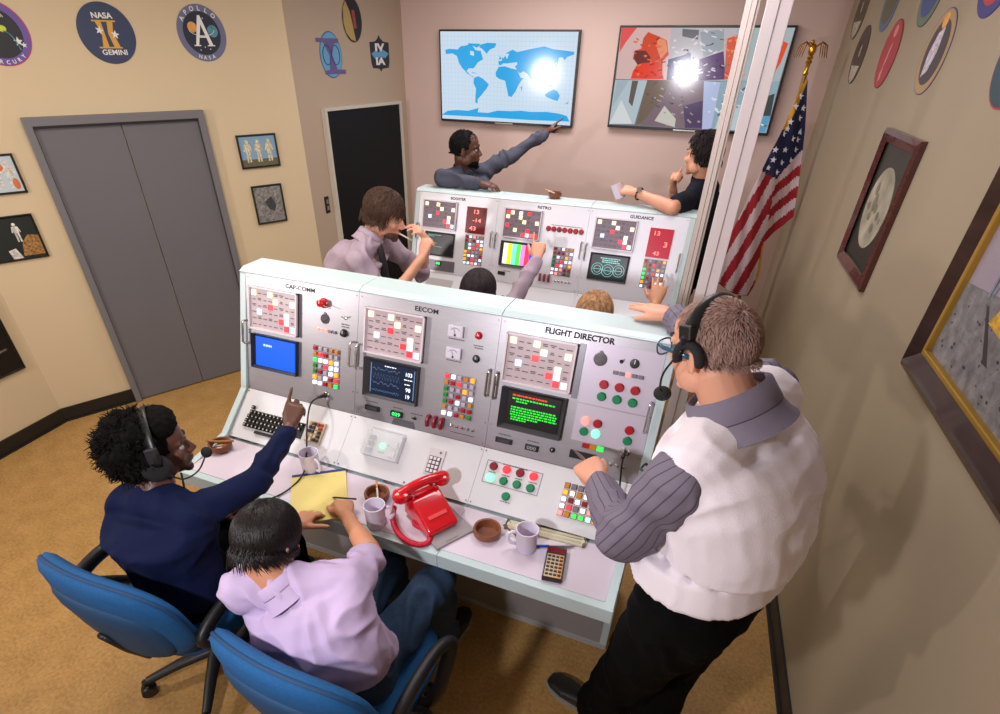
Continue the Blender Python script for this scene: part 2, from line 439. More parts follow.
def display(root, x0, x1, y0, y1, txt, on, name='counter_display', n=4):
    mb = MB(); mb.box(((x0+x1)/2, (y0+y1)/2, .005), (x1-x0, y1-y0, .01), UP)
    p = mb.build(name, BLACK, root, bevel=.001)
    if txt:
        mb = MB(); text(mb, txt, UP, (x0+x1)/2, (y0+y1)/2, (y1-y0)*.6, (x1-x0)*.7, .0108, bold=.02); mb.build('digits', on, p)
    return p
def speaker_grille(root, x, y, r):
    mb = MB(); T = UP @ Matrix.Translation((x, y, 0))
    mb.lathe([(r, 0), (r, .003), (r*.9, .005), (r*.3, .006)], T, 28)
    mb.cyl(T @ V((0, r*.95, 0)), T @ V((0, r*.95, .004)), r*.35, r*.3, 14)
    o = mb.build('speaker_grille', mat('grille_grey', (118, 112, 116), .5, .5, noise_s=300, noise_a=.7), root)
    q = MB()
    for k in range(3):
        for i in range(6+5*k):
            a = 2*PI*i/(6+5*k); q.cyl(T @ V((math.cos(a)*r*(.25+.25*k), math.sin(a)*r*(.25+.25*k), .004)), T @ V((math.cos(a)*r*(.25+.25*k), math.sin(a)*r*(.25+.25*k), .0068)), .0022, .0022, 6)
    q.build('grille_holes', INK, o)
    return o
def word_lines(M, X0, X1, Y0, Y1, rows, mb, seed=1, h=.0042, z=.0078, mi=0):
    rr = random.Random(seed)
    for y, a, b in rows:
        u = X0+(X1-X0)*a
        e = X0+(X1-X0)*b
        while u < e:
            ww = min(rr.uniform(.004, .016), e-u); mb.box((u+ww/2, Y1-(Y1-Y0)*y, z), (ww*.86, h, .0006), M, mi); u += ww+.0015

def console(root, which):
    front = which == 1
    # cabinet carcass
    side = [(YR-.001, 0), (YR-.001, ZT-.0015), (YF+.002, ZT-.0015), (YPT-.0045, ZPT-.012), (YP2-.014, ZP2+.004), (YS-.012, ZS+.012), (YD+.0015, .7395), (YD+.0015, .681), (YS, .66), (.4446, .60), (.4446, 0)]
    for x0, x1 in ((.0012, TT), (XR-TT, XR-.0012)):
        M = Matrix(((0, 0, 1, 0), (1, 0, 0, 0), (0, 1, 0, 0), (0, 0, 0, 1)))
        mb = MB(); mb.prism(side, x0, x1, M); mb.build('side_panel', GREENW, root, bevel=.002)
    mb = MB(); mb.box((XR/2, YR-.008, .71), (XR-2*TT, .016, 1.40)); mb.build('back_panel', WHITE, root)
    mb = MB(); M = Matrix(((0, 0, 1, 0), (1, 0, 0, 0), (0, 1, 0, 0), (0, 0, 0, 1)))
    for k, (a, b) in enumerate(((0, S1), (S1, S2), (S2, XR))):
        mb.prism([(YR, ZT), (YF, ZT), (YPT-.006, ZPT-.004), (YPT+.01, ZPT-.03), (YR, ZT-.03)], a+.0012*(k > 0), b-.0012*(k < 2), M)
    mb.build('top_cap', GREENW, root, bevel=.0015)
    mb = MB(); mb.box((XR/2, .4446+.01, .33), (XR-2*TT, .02, .66)); mb.build('kick_panel', KICK, root)
    mb = MB(); mb.box((XR/2, .4446-.006, .012), (XR-.004, .012, .022)); mb.build('kick_trim', mat('kick_trim_grey', (176, 176, 176), .4), root)
    # desk
    mb = MB()
    for k, (a, b) in enumerate(((0, S1), (S1, S2), (S2, XR))):
        mb.box(((a+b)/2, (YD+YS+.02)/2, .7095), (b-a-.0012, YS+.02-YD, .061))
    mb.build('desk_slab', GREENW, root, bevel=.0015)
    mb = MB()
    for k, (a, b) in enumerate(((TT, S1), (S1, S2), (S2, XR-TT))):
        mb.box(((a+b)/2, (YD+.03+YS-.004)/2, .7415), (b-a-.0014, YS-.004-YD-.03, .004))
    mb.build('desk_laminate', LAM, root)
    # sloping panels
    LS = math.hypot(YP2-YS, ZP2-ZS)
    for a, b in ((TT, S1), (S1, S2), (S2, XR-TT)):
        mb = MB(); mb.box(((a+b)/2, LS/2, -.006), (b-a-.0012, LS-.002, .012), SLP); mb.build('sloping_panel', SLOPEW, root)
    LU = .5237
    tint = {0: ALU, 1: ALU, 2: ALU} if front else {0: mat('pale_aluminium', (220, 220, 228), .42, .35), 1: mat('pale_aluminium', 0), 2: mat('pale_aluminium', 0)}
    for k, (a, b) in enumerate(((TT, S1), (S1, S2), (S2, XR-TT))):
        mb = MB(); mb.box(((a+b)/2, LU/2, -.006), (b-a-.0012, LU-.002, .012), UP); mb.build('control_panel', tint[k], root)
        # screws
        ms = []
        for x in (a+.012, b-.012):
            for y in (.012, .10, .26, .27, .50): ms.append((x, y))
        screws(ms, UP, root, .0032)
        screws([(a+.01, .012), (b-.01, .012), (a+.01, LS-.012), (b-.01, LS-.012)], SLP, root, .0035)
    for xx in (S1, S2):
        handle(UP, xx-.018, .212, .312, root); handle(UP, xx+.014, .208, .308, root)
    handle(UP, TT+.002, .212, .311, root); handle(UP, XR-TT-.014, .206, .312, root)

def console_front():
    root = thing('control_console', 'front white and aluminium mission control console lettered CAP-COMM, EECOM and FLIGHT DIRECTOR', 'console', group='mission control consoles')
    console(root, 1)
    # titles
    mb = MB(); text(mb, 'CAP-COMM', UP, .318, .4885, .0175, .15, .0008, bold=.022); mb.build('title_lettering', INK, root); mb = MB()
    text(mb, 'EECOM', UP, .908, .4905, .0185, .1, .0008, bold=.022); mb.build('title_lettering', INK, root); mb = MB()
    text(mb, 'FLIGHT DIRECTOR', UP, 1.508, .4945, .0225, .25, .0008, bold=.04); mb.build('title_lettering', INK, root)
    for x0, x1 in ((.0605, .315), (.645, .912), (1.247, 1.511)):
        annunciator(root, x0, x1, .283, .466, LIT)
    # --- monitors
    p, (a, b, c, d) = monitor(root, .07, .314, .110, .2637, glow('screen_royal_blue', (0, 96, 235), .85, (0, 60, 160)), (.016, .016, .012, .012), mat('navy_bezel', (16, 24, 46), .4))
    mb = MB(); word_lines(UP, a, b, c, d, [(.26, .2, .42)], mb, 5, .009); mb.build('screen_text', glow('text_pale_blue', (170, 200, 240), .9), p)
    p, (a, b, c, d) = monitor(root, .652, .904, .102, .265, glow('screen_navy', (14, 34, 66), .6, (8, 18, 34)), (.026, .018, .012, .014))
    mb = MB(); rr = random.Random(4)
    for j, (y, amp, fr) in enumerate(((.2, .006, 34), (.42, .011, 60), (.62, .008, 26), (.86, .005, 70))):
        pts = []
        for i in range(90):
            u = i/89; yy = d-(d-c)*y+amp*math.sin(u*fr+j)*(1 if j == 1 else math.sin(u*9+j))
            pts.append((a+(b-a)*(.05+.62*u), yy))
        vs = []; fs = []
        for i, (x, y2) in enumerate(pts): vs += [(x, y2-.0007, .0078), (x, y2+.0007, .0078)]
        for i in range(len(pts)-1): fs.append((2*i, 2*i+2, 2*i+3, 2*i+1))
        mb.add(vs, fs, UP)
    for u in (.02, .985):
        mb.box((a+(b-a)*u, (c+d)/2, .0078), (.003, (d-c)*.9, .0006), UP)
    mb.build('screen_trace', glow('trace_slate_blue', (104, 130, 168), .7), p)
    mb = MB()
    for s, y, h in (('103', .2, .017), ('98', .66, .017), ('19', .87, .017)): text(mb, s, UP, b-.028, d-(d-c)*y, h, None, .0079, bold=.02)
    word_lines(UP, a, b, c, d, [(.08, .32, .58), (.36, .76, .95), (.5, .78, .9)], mb, 8, .004); mb.build('screen_text', glow('text_white', (220, 228, 240), .9), p)
    p, (a, b, c, d) = monitor(root, 1.256, 1.506, .102, .264, glow('screen_black', (10, 14, 20), .3, (6, 8, 10)), (.026, .018, .02, .012))
    mb = MB(); word_lines(UP, a, b, c, d, [(.11, .08, .74)], mb, 2, .0055); mb.build('screen_heading', glow('text_red_orange', (255, 60, 30), .9), p)
    mb = MB(); word_lines(UP, a, b, c, d, [(.21, .08, .9), (.29, .16, .38), (.47, .08, .93), (.545, .08, .96), (.62, .08, .95), (.695, .08, .97), (.77, .1, .62), (.84, .1, .4)], mb, 6, .0055)
    mb.build('screen_text', glow('text_green', (30, 220, 50), .8), p)
    # --- section 1 right column
    knob(root, .438, .447, .0165, .034, mat('glossy_red_knob', (205, 12, 24), .2, coat=.5), label='big glossy red knob')
    mb = MB(); mb.tube([UP @ V(q) for q in ((.452, .442, .03), (.47, .438, .034), (.495, .434, .03))], .0012, 6); mb.build('indicator_wire', CHROME, root)
    speaker_grille(root, .4455, .383, .021)
    toggles(root, .5443, .5443, .402, 1)
    legend(root, [(.545, .375, .04), (.545, .365, .035), (.43, .275, .0)], UP)
    knob(root, .541, .339, .014, .016, BLACK)
    for i, k in enumerate('ppPyy'):
        b_ = MB(); b_.box((.413+.0205*i, .3345-.0*i, .004), (.017, .012, .008), UP); b_.build('small_key', LK[k], root, bevel=.001, seg=1)
    matrix_buttons(root, .4035, .5115, .104, .2545, ['rddoo', 'oRrdd', 'GwwOw', 'gdRww', 'grdwO', 'OdwrR', 'wwroG'])
    def jack(x, y):
        mb = MB(); T = UP @ Matrix.Translation((x, y, 0)); mb.lathe([(.018, 0), (.018, .003), (.013, .005), (.013, .01)], T, 20)
        mb.build('jack_socket', CHROME, root, smooth=SM)
    jack(.4608, .056); jack(1.744, .114)
    # --- section 2 right column
    for y0, y1 in ((.410, .4535), (.326, .3695)):
        mb = MB(); mb.box((1.041, (y0+y1)/2, .007), (.062, y1-y0, .014), UP); g = mb.build('panel_meter', mat('meter_face', (214, 208, 224), .3), root, bevel=.003)
        mb = MB(); T = UP @ Matrix.Translation((1.041, y0+.012, .0145))
        vs = []; fs = []
        for i in range(17):
            t = PI*(.2+.6*i/16); vs += [(math.cos(t)*.022, math.sin(t)*.022, 0), (math.cos(t)*.0235, math.sin(t)*.0235, 0)]
        fs = [(2*i, 2*i+1, 2*i+3, 2*i+2) for i in range(16)]
        mb.add(vs, fs, T); mb.box((0, -.004, 0), (.007, .007, .003), T); mb.tube([T @ V((0, 0, .0006)), T @ V((-.006, .02, .0006))], .0006, 5); mb.build('needle_and_scale', INK, g)
    legend(root, [(1.041, .401, .062), (1.041, .317, .062)])
    knob(root, 1.1328, .431, .012, .018, mat('red_press_knob', (190, 16, 40), .25), name='push_knob', label='red push knob')
    legend(root, [(1.135, .392, .04), (1.135, .383, .03)])
    knob(root, 1.1337, .342, .0125, .014, BLACK)
    matrix_buttons(root, 1.0235, 1.1325, .104, .2555, ['Rwdoo'.replace('o', 'o', 1)[:4]+'O', 'orRdd', 'gddOd', 'gdrdw', 'grwdo', 'oddrr', 'wwrog'])
    display(root, .662, .73, .038, .06, '8888', mat('unlit_digits', (70, 66, 74), .4)); display(root, .785, .84, .036, .061, '029', glow('digits_green', (60, 255, 110), 1.2), 'green_display')
    legend(root, [(.69, .075, .06), (.812, .074, .04), (.9, .066, .05)])
    toggles(root, .8966, .8966, .048, 1, m=BLACK)
    mb = MB(); mb.prism([(.79, 0.0), (.90, 0.0), (.89, .03), (.80, .03)], 0, .003, UP); mb.build('pull_flap', ALUD, root)
    for i, x in enumerate((.962, .992, 1.022)):
        mb = MB(); mb.tube([UP @ V(q) for q in ((x, .074, 0), (x, .076, .014), (x, .058, .024), (x, .036, .018))], .009, 10); mb.build('switch_guard', mat('dark_red_switch_guard', (126, 12, 44), .3), root, smooth=SM)
    toggles(root, 1.062, 1.155, .056, 5)
    legend(root, [(1.108, .03, .1)])
    # --- section 3 right column
    mb = MB(); mb.box((1.527, .37, .0015), (.022, .2, .003), UP); mb.build('filler_strip', ALUD, root)
    mb = MB(); mb.box((1.675, .372, .0008), (.262, .222, .0016), UP); mb.box((1.675, .186, .0008), (.262, .14, .0016), UP); mb.build('sub_panel', mat('lilac_sub_panel', (196, 188, 204), .4, .3), root)
    speaker_grille(root, 1.594, .427, .024)
    toggles(root, 1.667, 1.667, .432, 1, m=BLACK)
    knob(root, 1.712, .433, .017, .008, BLACK); legend(root, [(1.716, .463, .04), (1.716, .456, .036)])
    for i, k in enumerate('yyPyy'):
        b_ = MB(); b_.box((1.655+.0218*i, .391, .004), (.018, .013, .008), UP); b_.build('small_key', LK[k], root, bevel=.001, seg=1)
    for q in ((1.594, 1.761, .2775, .3655), (1.558, 1.7015, .1375, .246), (1.7095, 1.7785, .139, .2485)): outline_box(root, *q)
    for x in (1.6235, 1.6782, 1.733): round_button(x, .3418, 'r', root); round_button(x, .2975, 't', root)
    for x, y, k in ((1.5848, .1966, 'P'), (1.629, .196, 'r'), (1.5857, .1563, 't'), (1.6294, .157, 'T'), (1.7434, .1974, 'r'), (1.7441, .1571, 't')): round_button(x, y, k, root)
    legend(root, [(1.68, .362, .1), (1.6235, .319, .03), (1.678, .319, .03), (1.733, .319, .03), (1.63, .243, .07), (1.745, .238, .05), (1.745, .229, .045), (1.583, .225, .02), (1.633, .225, .022), (1.673, .196, .022), (1.673, .157, .03)])
    for i, k in enumerate('roG'):
        b_ = MB(); b_.box((1.603+.027*i, .104, .004), (.026, .018, .008), UP); b_.build('small_key', LK[k], root, bevel=.001, seg=1)
    display(root, 1.255, 1.322, .037, .0575, '8888', mat('unlit_digits', 0)); display(root, 1.377, 1.429, .034, .0576, '000', mat('lcd_grey_digits', (150, 160, 150), .4))
    legend(root, [(1.288, .07, .05), (1.4, .07, .04), (1.62, .119, .06)])
    knob(root, 1.483, .056, .009, .012, BLACK)
    mb = MB(); mb.box((1.6, .062, .004), (.1, .03, .008), UP); mb.build('patch_strip', BLACK, root)
    toggles(root, 1.68, 1.749, .054, 4)
    # --- sloping panel: keyboard, keypad, lamps, square buttons
    mb = MB(); mb.box((.246, .104, .002), (.30, .07, .004), SLP); kb = mb.build('keyboard', mat('keyboard_base_black', (30, 28, 30), .4), root)
    KC = mat('keycap_black', (18, 18, 20), .35); KT = mat('keycap_legend', (196, 190, 176), .5)
    leg = MB()
    for r in range(5):
        y = .152-.0215*r; n = (1, 14, 14, 13, 12)[r]; xo = (.107, .107, .101, .0975, .0965)[r]
        for c in range(n):
            x = xo+.0212*c+(.012 if r in (1, 3) else 0)*0
            b_ = MB(); b_.prism([(x-.0085, y-.0085), (x+.0085, y-.0085), (x+.0085, y+.0085), (x-.0085, y+.0085)], .004, .013, SLP); b_.build('key', KC, kb, bevel=.002, seg=1)
            leg.box((x, y, .0134), (.005, .006, .0006), SLP)
    b_ = MB(); b_.box((.235, .152-.0215*5, .007), (.15, .013, .01), SLP); b_.build('key', KC, kb, bevel=.002, seg=1, label='long space bar')
    leg.build('key_legend', KT, kb)
    mb = MB(); mb.box((1.030, .125, .003), (.071, .108, .006), SLP); kp = mb.build('keypad', mat('keypad_plate', (206, 200, 204), .4), root, bevel=.001)
    mb = MB(); mb.box((1.030, .112, .0066), (.052, .07, .002), SLP); mb.build('key_field', mat('key_field_grey', (84, 78, 82), .5), kp)
    mb = MB(); mb.cyl(SLP @ V((1.045, .166, .005)), SLP @ V((1.045, .166, .008)), .005, n=12); mb.build('keypad_lamp', B_GREY, kp)
    for r in range(4):
        for c in range(3):
            b_ = MB(); b_.box((1.014+.016*c, .138-.0172*r, .009), (.0115, .0125, .006), SLP); b_.build('key', mat('white_key', (226, 222, 228), .4), kp, bevel=.001, seg=1)
    outline_box(root, 1.242, 1.469, .1, .19, SLP)
    for i, (k, g) in enumerate((('m', 'T'), ('R', 't'), ('m', 't'), ('R', 't'))):
        x = 1.2722+.0547*i; round_button(x, .169, k, root, SLP); round_button(x, .1225, g, root, SLP)
    round_button(1.3534, .067, 't', root, SLP)
    legend(root, [(1.3534, .046, .035), (1.355, .187, .1)]+[(1.2722+.0547*i, .145, .03) for i in range(4)], SLP, .003)
    matrix_buttons(root, 1.57, 1.57+.0263*6, .0633, .169, ['oyyyyyd', 'Owowdyw', 'wmwmwdw', 'wRywPwd', 'poGGcOw'], SLP, 'square_button_field', False, .66)
    screws([(.93, .012)], SLP, root, .005)
    return root
C1 = console_front()

def console_rear():
    root = thing('control_console', 'rear white mission control console lettered RETRO and GUIDANCE, below the two wall screens', 'console', (-.0812, 1.8042, 0), .0110, group='mission control consoles')
    root.location.z = 0
    console(root, 2)
    mb = MB(); text(mb, 'BOOSTER', UP, .318, .4905, .0175, .11, .0008, bold=.03); mb.build('title_lettering', INK, root); mb = MB()
    text(mb, 'RETRO', UP, .918, .4905, .0175, .09, .0008, bold=.03); mb.build('title_lettering', INK, root); mb = MB()
    text(mb, 'GUIDANCE', UP, 1.53, .491, .019, .14, .0008, bold=.03); mb.build('title_lettering', INK, root)
    for (x0, x1), l in (((.07, .32), LIT), ((.66, .913), LIT2), ((1.259, 1.515), LIT)):
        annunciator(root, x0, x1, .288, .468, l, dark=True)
    p, (a, b, c, d) = monitor(root, .096, .32, .111, .268, glow('screen_dark_green', (8, 16, 18), .3, (6, 8, 10)), (.01, .01, .01, .01), depth=.01)
    mb = MB(); word_lines(UP, a, b, c, d, [(.08, .06, .55), (.14, .06, .3), (.3, .06, .25), (.36, .06, .2), (.46, .06, .4), (.56, .06, .35), (.62, .3, .6), (.72, .06, .2)], mb, 6, .0035)
    mb.build('screen_text', glow('text_teal', (80, 170, 150), .6), p)
    p, (a, b, c, d) = monitor(root, .66, .912, .108, .267, BLACK, (.02, .02, .014, .014))
    cols = [(235, 235, 225), (232, 224, 30), (110, 240, 220), (90, 240, 60), (215, 130, 225), (255, 40, 60), (30, 60, 220)]
    for i, cc in enumerate(cols):
        mb = MB(); ww = (b-a)/7; mb.box((a+ww*(i+.5), (c+d)/2, .0078), (ww, d-c, .0008), UP); mb.build('colour_bar', glow('bar_%d' % i, cc, .85), p)
    p, (a, b, c, d) = monitor(root, 1.262, 1.51, .097, .262, glow('screen_slate', (22, 34, 38), .35, (12, 18, 20)), (.012, .012, .01, .01), depth=.01)
    mb = MB()
    for cx, cy, r in ((a+.045, c+.06, .036), (a+.112, c+.055, .038), (a+.18, c+.06, .036)):
        for rr_ in (r, r*.62):
            vs = []; n = 36
            for i in range(n): t = 2*PI*i/n; vs += [(cx+rr_*math.cos(t), cy+rr_*math.sin(t), .0078), (cx+(rr_-.0022)*math.cos(t), cy+(rr_-.0022)*math.sin(t), .0078)]
            mb.add(vs, [(2*i, (2*i+2) % (2*n), (2*i+3) % (2*n), 2*i+1) for i in range(n)], UP)
        mb.box((cx, cy, .0078), (r*1.6, .0022, .0006), UP)
    word_lines(UP, a, b, c, d, [(.12, .25, .8), (.2, .3, .75), (.28, .3, .8)], mb, 9, .006)
    mb.build('screen_graphic', glow('graphic_aqua', (120, 200, 196), .7), p)
    # red digital displays
    RD = glow('display_deep_red', (120, 0, 12), .55, (60, 0, 6)); RN = glow('digits_red', (255, 120, 110), 1.6)
    mb = MB(); mb.box((.4615, .369, .005), (.139, .165, .01), UP); p = mb.build('red_display', RD, root)
    mb = MB(); text(mb, '13', UP, .463, .422, .026, .034, .0112, bold=.01); text(mb, '-14', UP, .47, .370, .023, .06, .0112, bold=.01); text(mb, '43', UP, .444, .318, .026, .046, .0112, bold=.01); mb.build('digits', RN, p)
    RD2 = glow('display_bright_red', (176, 8, 44), .8, (120, 0, 20))
    mb = MB(); mb.box((1.664, .357, .005), (.138, .168, .01), UP); p = mb.build('red_display', RD2, root)
    mb = MB(); text(mb, '13', UP, 1.640, .412, .024, .032, .0112, bold=.01); text(mb, '3', UP, 1.70, .352, .03, .02, .0112, bold=.01); text(mb, '43', UP, 1.655, .298, .022, .036, .0112, bold=.01); mb.build('digits', RN, p)
    # matrices
    matrix_buttons(root, .408, .52, .094, .264, ['rwpdo', 'rdmww', 'gwdRw', 'gwRdO', 'Ooddo', 'Owwdr', 'OyRdw', 'cwPwd'], mats=1, gap=.62)
    matrix_buttons(root, 1.03, 1.14, .1035, .256, ['mdwoo', 'rmrdw', 'twdOd', 'tdRww', 'tRwdO', 'wwPmr', 'wPdmt'], gap=.62)
    matrix_buttons(root, 1.607, 1.718, .100, .251, ['rdyoO', 'orRyd', 'GrdOd', 'GdRww', 'Grmdo', 'Odrww', 'wdroG'], gap=.62)
    for i in range(7): round_button(.964+.0325*i*1.1, .371, 'r' if i != 2 else 'm', root)
    legend(root, [(1.08, .395, .2), (.72, .075, .05)])
    for x in (.955, .985, 1.015):
        mb = MB(); mb.tube([UP @ V(q) for q in ((x, .084, 0), (x, .086, .014), (x+.004, .066, .024), (x+.004, .044, .018))], .008, 10); mb.build('switch_guard', mat('dark_red_switch_guard', 0), root, smooth=SM)
    toggles(root, 1.06, 1.155, .056, 5)
    display(root, .66, .71, .048, .07, '', None); toggles(root, .862, .862, .05, 1, m=BLACK)
    mb = MB(); mb.box((.2, .05, .003), (.27, .07, .006), UP); q = mb.build('lower_strip', ALUD, root)
    display(root, .095, .14, .055, .075, '', None); display(root, .19, .235, .05, .078, '88', glow('digits_green', 0, 0), 'green_display')
    mb = MB(); mb.box((.25, .12, .001), (.2, .14, .002), SLP); mb.build('instruction_sheet', mat('sheet_grey', (176, 170, 172), .5), root)
    round_button(.735, .12, 't', root, SLP); legend(root, [(1.0, .1, .08), (1.02, .08, .06)], SLP, .006)
    return root
C2 = console_rear()
# ------------------------------------------------------------------ wall screens
def tv(label, x0, x1, z0, z1):
    root = thing('wall_television', label, 'television', ((x0+x1)/2, YB, (z0+z1)/2), group='wall televisions')
    T = Matrix.Translation(-root.location) @ BW
    mb = MB(); mb.box(((x0+x1)/2, (z0+z1)/2, .026), (x1-x0, z1-z0, .048), T); mb.build('tv_body', mat('tv_black', (18, 16, 22), .3), root, bevel=.003)
    mb = MB(); mb.box(((x0+x1)/2, z0+.006, .051), (.16, .008, .004), T); mb.build('bezel_badge', CHROME, root)
    b = .013
    return root, T, (x0+b, x1-b, z0+b*1.4, z1-b)
def screen(root, T, R, m):
    mb = MB(); mb.box(((R[0]+R[1])/2, (R[2]+R[3])/2, .0505), (R[1]-R[0], R[3]-R[2], .003), T)
    return mb.build('screen', m, root)
def poly(mb, pts, mp, z, T, mi=0):
    q = [mp(*p) for p in pts]; mb.add([(x, y, z) for x, y in q], [list(range(len(q)))], T, mi)
def quadmap(TL, TR, BR, BL, R):
    def f(x, y):
        u, v = .5, .5
        for _ in range(12):
            yt = TL[1]+(TR[1]-TL[1])*u; yb = BL[1]+(BR[1]-BL[1])*u; v = (y-yt)/(yb-yt)
            xl = TL[0]+(BL[0]-TL[0])*v; xr = TR[0]+(BR[0]-TR[0])*v; u = (x-xl)/(xr-xl)
        u = min(1, max(0, u)); v = min(1, max(0, v))
        return R[0]+(R[1]-R[0])*u, R[3]-(R[3]-R[2])*v
    return f
def smat(name, col, es=.8):
    if name in MATS: return MATS[name]
    m = mat(name, col, .12, emit=col, es=es); b = m.node_tree.nodes['Principled BSDF']
    b.inputs['Base Color'].default_value = (.01, .01, .01, 1); return m
t1, T, R = tv('wall television showing a blue world map, left of the pair', -.563, .606, 1.690, 2.331)
sc = screen(t1, T, R, smat('map_sea', (206, 226, 244), .92))
mp = quadmap((12, 78), (895, 58), (840, 655), (22, 640), R)
mb = MB()
for i in range(1, 36): x = R[0]+(R[1]-R[0])*i/36; mb.box((x, (R[2]+R[3])/2, .0524), (.0014, R[3]-R[2], .0004), T)
for i in range(1, 20): y = R[2]+(R[3]-R[2])*i/20; mb.box(((R[0]+R[1])/2, y, .0524), (R[1]-R[0], .0014, .0004), T)
mb.build('map_grid', smat('map_grid_line', (178, 208, 236), .9), sc)
LANDM = smat('map_land', (14, 166, 232), .95)
LANDS = dict(
 north_america=[(45, 190), (75, 182), (130, 185), (150, 165), (180, 160), (215, 150), (235, 165), (250, 185), (285, 190), (300, 240), (265, 262), (245, 290), (235, 300), (228, 300), (212, 300), (200, 305), (190, 318), (205, 335), (225, 350), (238, 352), (234, 358), (195, 335), (180, 318), (160, 300), (140, 270), (125, 225), (95, 210), (50, 215)],
 greenland=[(285, 150), (330, 138), (388, 140), (378, 165), (345, 180), (322, 207), (305, 185), (270, 160)],
 arctic_islands=[(200, 145), (280, 145), (275, 158), (262, 170), (230, 160), (205, 156)],
 south_america=[(238, 362), (265, 348), (300, 365), (337, 400), (320, 430), (300, 455), (280, 480), (262, 500), (262, 528), (246, 522), (248, 470), (252, 430), (235, 395)],
 africa=[(382, 320), (402, 285), (440, 280), (480, 292), (520, 300), (542, 352), (558, 350), (530, 392), (508, 440), (482, 477), (462, 472), (452, 420), (442, 372), (405, 362), (382, 345)],
 eurasia=[(402, 272), (400, 250), (425, 245), (418, 222), (432, 232), (455, 195), (492, 176), (520, 190), (560, 180), (620, 165), (690, 150), (740, 165), (870, 178), (868, 195), (828, 210), (812, 232), (800, 214), (778, 215), (772, 240), (740, 272), (722, 262), (730, 290), (722, 315), (698, 325), (700, 362), (680, 338), (662, 365), (640, 330), (622, 330), (606, 366), (585, 325), (560, 308), (535, 322), (512, 290), (500, 268), (470, 276), (450, 262), (430, 262), (415, 275)],
 australia=[(690, 455), (712, 435), (742, 418), (766, 427), (782, 457), (768, 492), (742, 486), (702, 470)],
 antarctica=[(20, 612), (60, 585), (120, 578), (200, 580), (268, 558), (262, 588), (330, 590), (390, 572), (480, 572), (540, 566), (600, 572), (700, 568), (770, 575), (822, 590), (838, 628), (600, 628), (300, 620), (22, 615)],
 britain=[(404, 240), (410, 212), (418, 236)], japan=[(735, 280), (760, 262), (774, 238), (766, 270), (742, 284)], new_zealand=[(812, 512), (836, 490), (826, 510)],
 indonesia=[(655, 372), (700, 378), (740, 392), (735, 402), (690, 392)], madagascar=[(540, 410), (552, 400), (546, 440)], cuba=[(215, 322), (262, 330), (240, 332)])
for nme, pts in LANDS.items():
    mb = MB(); q = [mp(*p) for p in pts]; mb.prism(q, .0521, .0532, T); mb.build('map_landmass', LANDM, sc)
mb = MB()
for q in ([(215, 190), (240, 195), (240, 222), (215, 215)], [(200, 302), (222, 300), (225, 318), (208, 318)], [(455, 262), (520, 252), (520, 268), (490, 290), (450, 280), (420, 282)], [(440, 205), (470, 200), (455, 235)], [(478, 262), (512, 258), (505, 272), (480, 272)]):
    poly(mb, q, mp, .0536, T)
mb.build('map_inland_sea', smat('map_sea', 0), sc)

t2, T, R = tv('wall television showing camera pictures with orange suits, behind the white upright', .895, 2.068, 1.712, 2.356)
sc = screen(t2, T, R, smat('video_grey', (150, 150, 160), .5))
mp = quadmap((105, 40), (978, 38), (850, 572), (42, 535), R)
PIX = [
 ((226, 190, 186), [(105, 40), (372, 40), (350, 295), (78, 292)]), ((236, 90, 90), [(105, 40), (190, 40), (130, 110), (95, 160)]), ((196, 190, 196), [(372, 40), (705, 40), (640, 297), (350, 295)]),
 ((176, 190, 192), [(705, 40), (978, 38), (912, 297), (640, 297)]), ((186, 204, 212), [(76, 297), (250, 297), (182, 532), (42, 532)]), ((116, 98, 84), [(250, 297), (372, 297), (330, 390), (262, 508), (190, 536)]),
 ((126, 104, 116), [(372, 297), (548, 300), (536, 556), (212, 536), (330, 390)]), ((186, 198, 236), [(545, 300), (628, 303), (582, 552), (536, 556)]), ((150, 178, 192), [(628, 300), (912, 297), (850, 572), (582, 552)]),
 ((222, 74, 42), [(250, 60), (300, 78), (350, 100), (362, 170), (330, 200), (330, 290), (165, 290), (180, 240), (200, 210), (170, 190), (178, 150), (215, 140), (225, 90)]),
 ((240, 150, 110), [(300, 85), (345, 100), (356, 150), (320, 190), (300, 140)]), ((110, 44, 42), [(182, 150), (240, 150), (265, 180), (262, 210), (195, 218), (176, 190)]),
 ((244, 58, 34), [(160, 290), (172, 250), (215, 212), (290, 205), (325, 250), (338, 292)]), ((50, 56, 110), [(360, 192), (475, 160), (482, 297), (352, 295)]), ((140, 150, 190), [(385, 205), (430, 192), (440, 240), (395, 255)]),
 ((92, 56, 112), [(520, 190), (640, 150), (652, 290), (515, 297)]), ((108, 108, 114), [(430, 45), (515, 50), (510, 96), (430, 80)]), ((160, 168, 178), [(520, 60), (640, 45), (640, 140), (540, 180)]),
 ((226, 96, 70), [(655, 90), (742, 62), (726, 270), (645, 292)]), ((236, 84, 50), [(905, 90), (948, 112), (915, 205), (885, 258), (880, 180)]), ((100, 92, 84), [(168, 300), (202, 300), (170, 436), (150, 410)]),
 ((210, 206, 196), [(290, 512), (342, 430), (402, 500), (396, 546)]), ((168, 186, 198), [(85, 300), (150, 300), (60, 440)]), ((222, 228, 230), [(110, 400), (170, 528), (44, 530)]), ((78, 60, 100), [(440, 430), (540, 400), (536, 550), (450, 548)]),
 ((62, 74, 76), [(835, 380), (890, 360), (868, 490), (815, 470)]), ((92, 162, 202), [(795, 478), (870, 478), (842, 568), (782, 562)]), ((196, 210, 214), [(640, 420), (760, 420), (740, 560), (600, 552)])]
